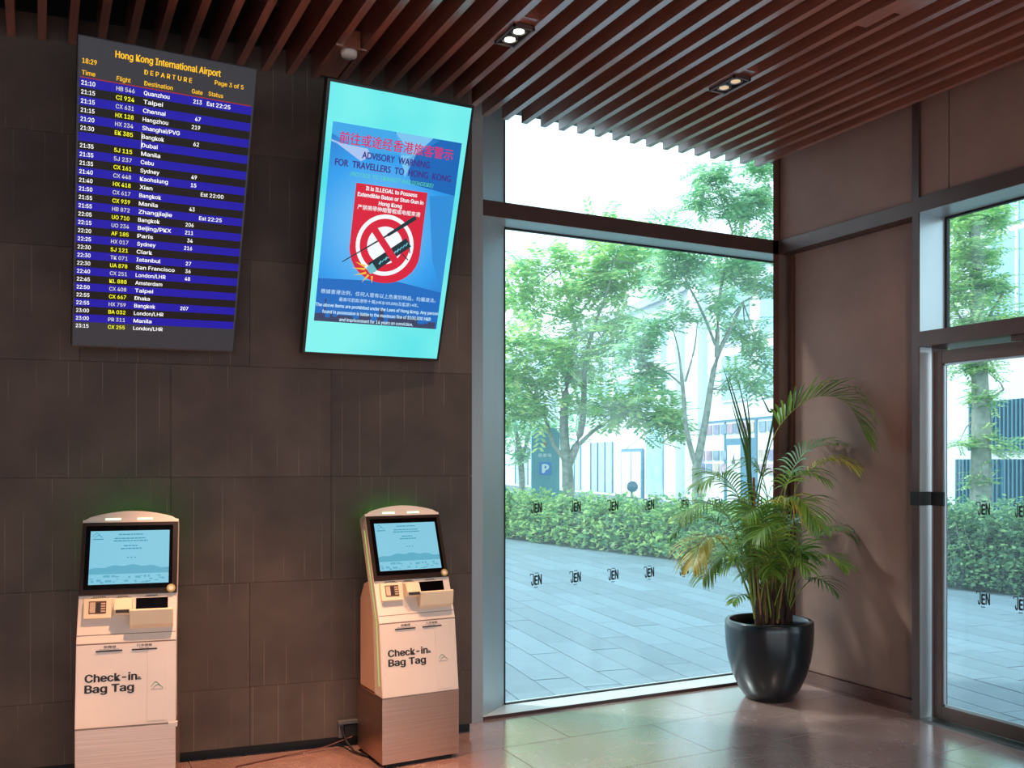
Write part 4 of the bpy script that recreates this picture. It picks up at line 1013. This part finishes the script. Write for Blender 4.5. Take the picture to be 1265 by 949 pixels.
# upper windows: large blue bays
xs = -56
while xs < 9:
    if not (-5.5 < xs < -2.5):
        for z0, z1 in ((4.0, 5.7), (6.2, 8.2)):
            b = MB(); b.box(xs, xs+2.1, -.03, .0, z0, z1); wn = b.build('window', M['blueglass'], t)
            b = MB(); b.box(xs+1.0, xs+1.08, -.06, -.03, z0, z1); b.box(xs, xs+2.1, -.06, -.03, z0-.06, z0); b.build('mullion', M['offwhite'], wn)
    xs += 2.9
for xs in (-32, -26.5, -21, -16):
    b = MB(); b.box(xs, xs+3.4, -.03, 0, .1, 2.7); wn = b.build('window', M['grey_facade'], t)
    b = MB(); 
    for q in (0, 1.1, 2.2, 3.3): b.box(xs+q, xs+q+.1, -.07, -.03, .1, 2.7)
    b.build('mullion', M['tealdoor'], wn)
for xs in (-5.3, -3.2, 3.8):
    b = MB(); b.box(xs, xs+.9, -.35, 0, -.1, 8.8); b.build('pier', M['offwhite'], t)
# glazed entrance
b = MB(); b.box(-11.3, -8.6, -.10, -.04, -.1, 2.3); fr_ = b.build('entrance_frame', M['tealdoor'], t)
b = MB(); b.box(-11.15, -10.0, -.13, -.10, 0, 2.15); b.box(-9.88, -8.75, -.13, -.10, 0, 2.15); b.build('pane', M['offwhite'], fr_)
# shopfront: white frame, shelf pictures, teal door
b = MB(); b.box(-3.4, 3.3, -.12, -.04, 0, 3.25); sf = b.build('shopfront', M['offwhite'], t)
b = MB(); b.box(-3.4, 3.4, -.16, -.12, 3.2, 3.27); b.box(-.44, -.36, -.16, -.12, 0, 3.2); b.box(1.86, 2.0, -.16, -.12, 0, 3.2); b.build('frame_bar', M['tealdoor'], sf)
b = MB(); b.box(-1.42+1.06, 1.86, -.15, -.12, 0, 2.55); dr = b.build('door', M['tealdoor'], t)
b = MB(); b.box(-.15, .85, -.18, -.15, .1, 2.3); b.build('poster_pane', M['offwhite'], dr)
b = MB(); b.prism([(.2, 1.6), (.5, 1.6), (.38, 1.95)], -.19, -.18, 'y'); b.build('poster_mark', M['greyink'], dr)
random.seed(31)
pics = [mat('picture_'+n_, c, .5, 0, .3, 3) for n_, c in (('pink', '#b39aa8'), ('slate', '#7f97a8'), ('teal', '#5f98a0'), ('mauve', '#8f8fae'), ('sand', '#c9b8a8'))]
for z in (2.75, 1.75, 1.25):
    for xs in [-3.2+i*.62 for i in range(5)]+([-.2+i*.52 for i in range(4)] if z > 2.6 else [])+[2.15, 2.75]:
        b = MB(); b.box(xs, xs+.46, -.17, -.12, z-.0, z+.36); b.build('picture', random.choice(pics), sf)
# banner between
b = MB(); b.box(-8.2, -6.4, -.1, -.02, .2, 3.6); b.build('pale_blue_banner', mat('banner', '#a8d4e6', .6, 0, .2, 1.5), t)
# right-hand taller block
t = thing('tower_building', 'white building with teal louvres seen through the door and right window', 'building', mat4=FM@Matrix.Translation((10.8, -.6, 0)))
b = MB(); b.box(0, 16, 0, 9, -.1, 16); b.build('wall', M['white_wall_far'], t)
for z0, z1 in ((4.6, 6.9), (7.1, 8.3), (8.5, 10.5), (10.7, 13.5)):
    b = MB(); b.box(2.75, 9, -.05, 0, z0, z1); wn = b.build('window', M['blueglass'], t)
    b = MB(); b.box(3.6, 3.68, -.09, -.05, z0, z1); b.box(5.2, 5.28, -.09, -.05, z0, z1); b.build('mullion', M['offwhite'], wn)
for (x0, x1, z0, z1) in ((1.75, 3.2, .0, 1.75), (2.2, 6, 1.95, 3.1), (3.3, 8, 0, 1.75), (.55, .95, .1, 2.9)):
    b = MB(); b.box(x0, x1, -.05, 0, z0, z1); lv = b.build('louvre_panel', M['tealdoor'], t)
    n_ = int((x1-x0)/.12)
    for k in range(n_):
        b = MB(); b.box(x0+k*.12, x0+k*.12+.05, -.12, -.05, z0, z1); b.build('slat', M['louvre'], lv)
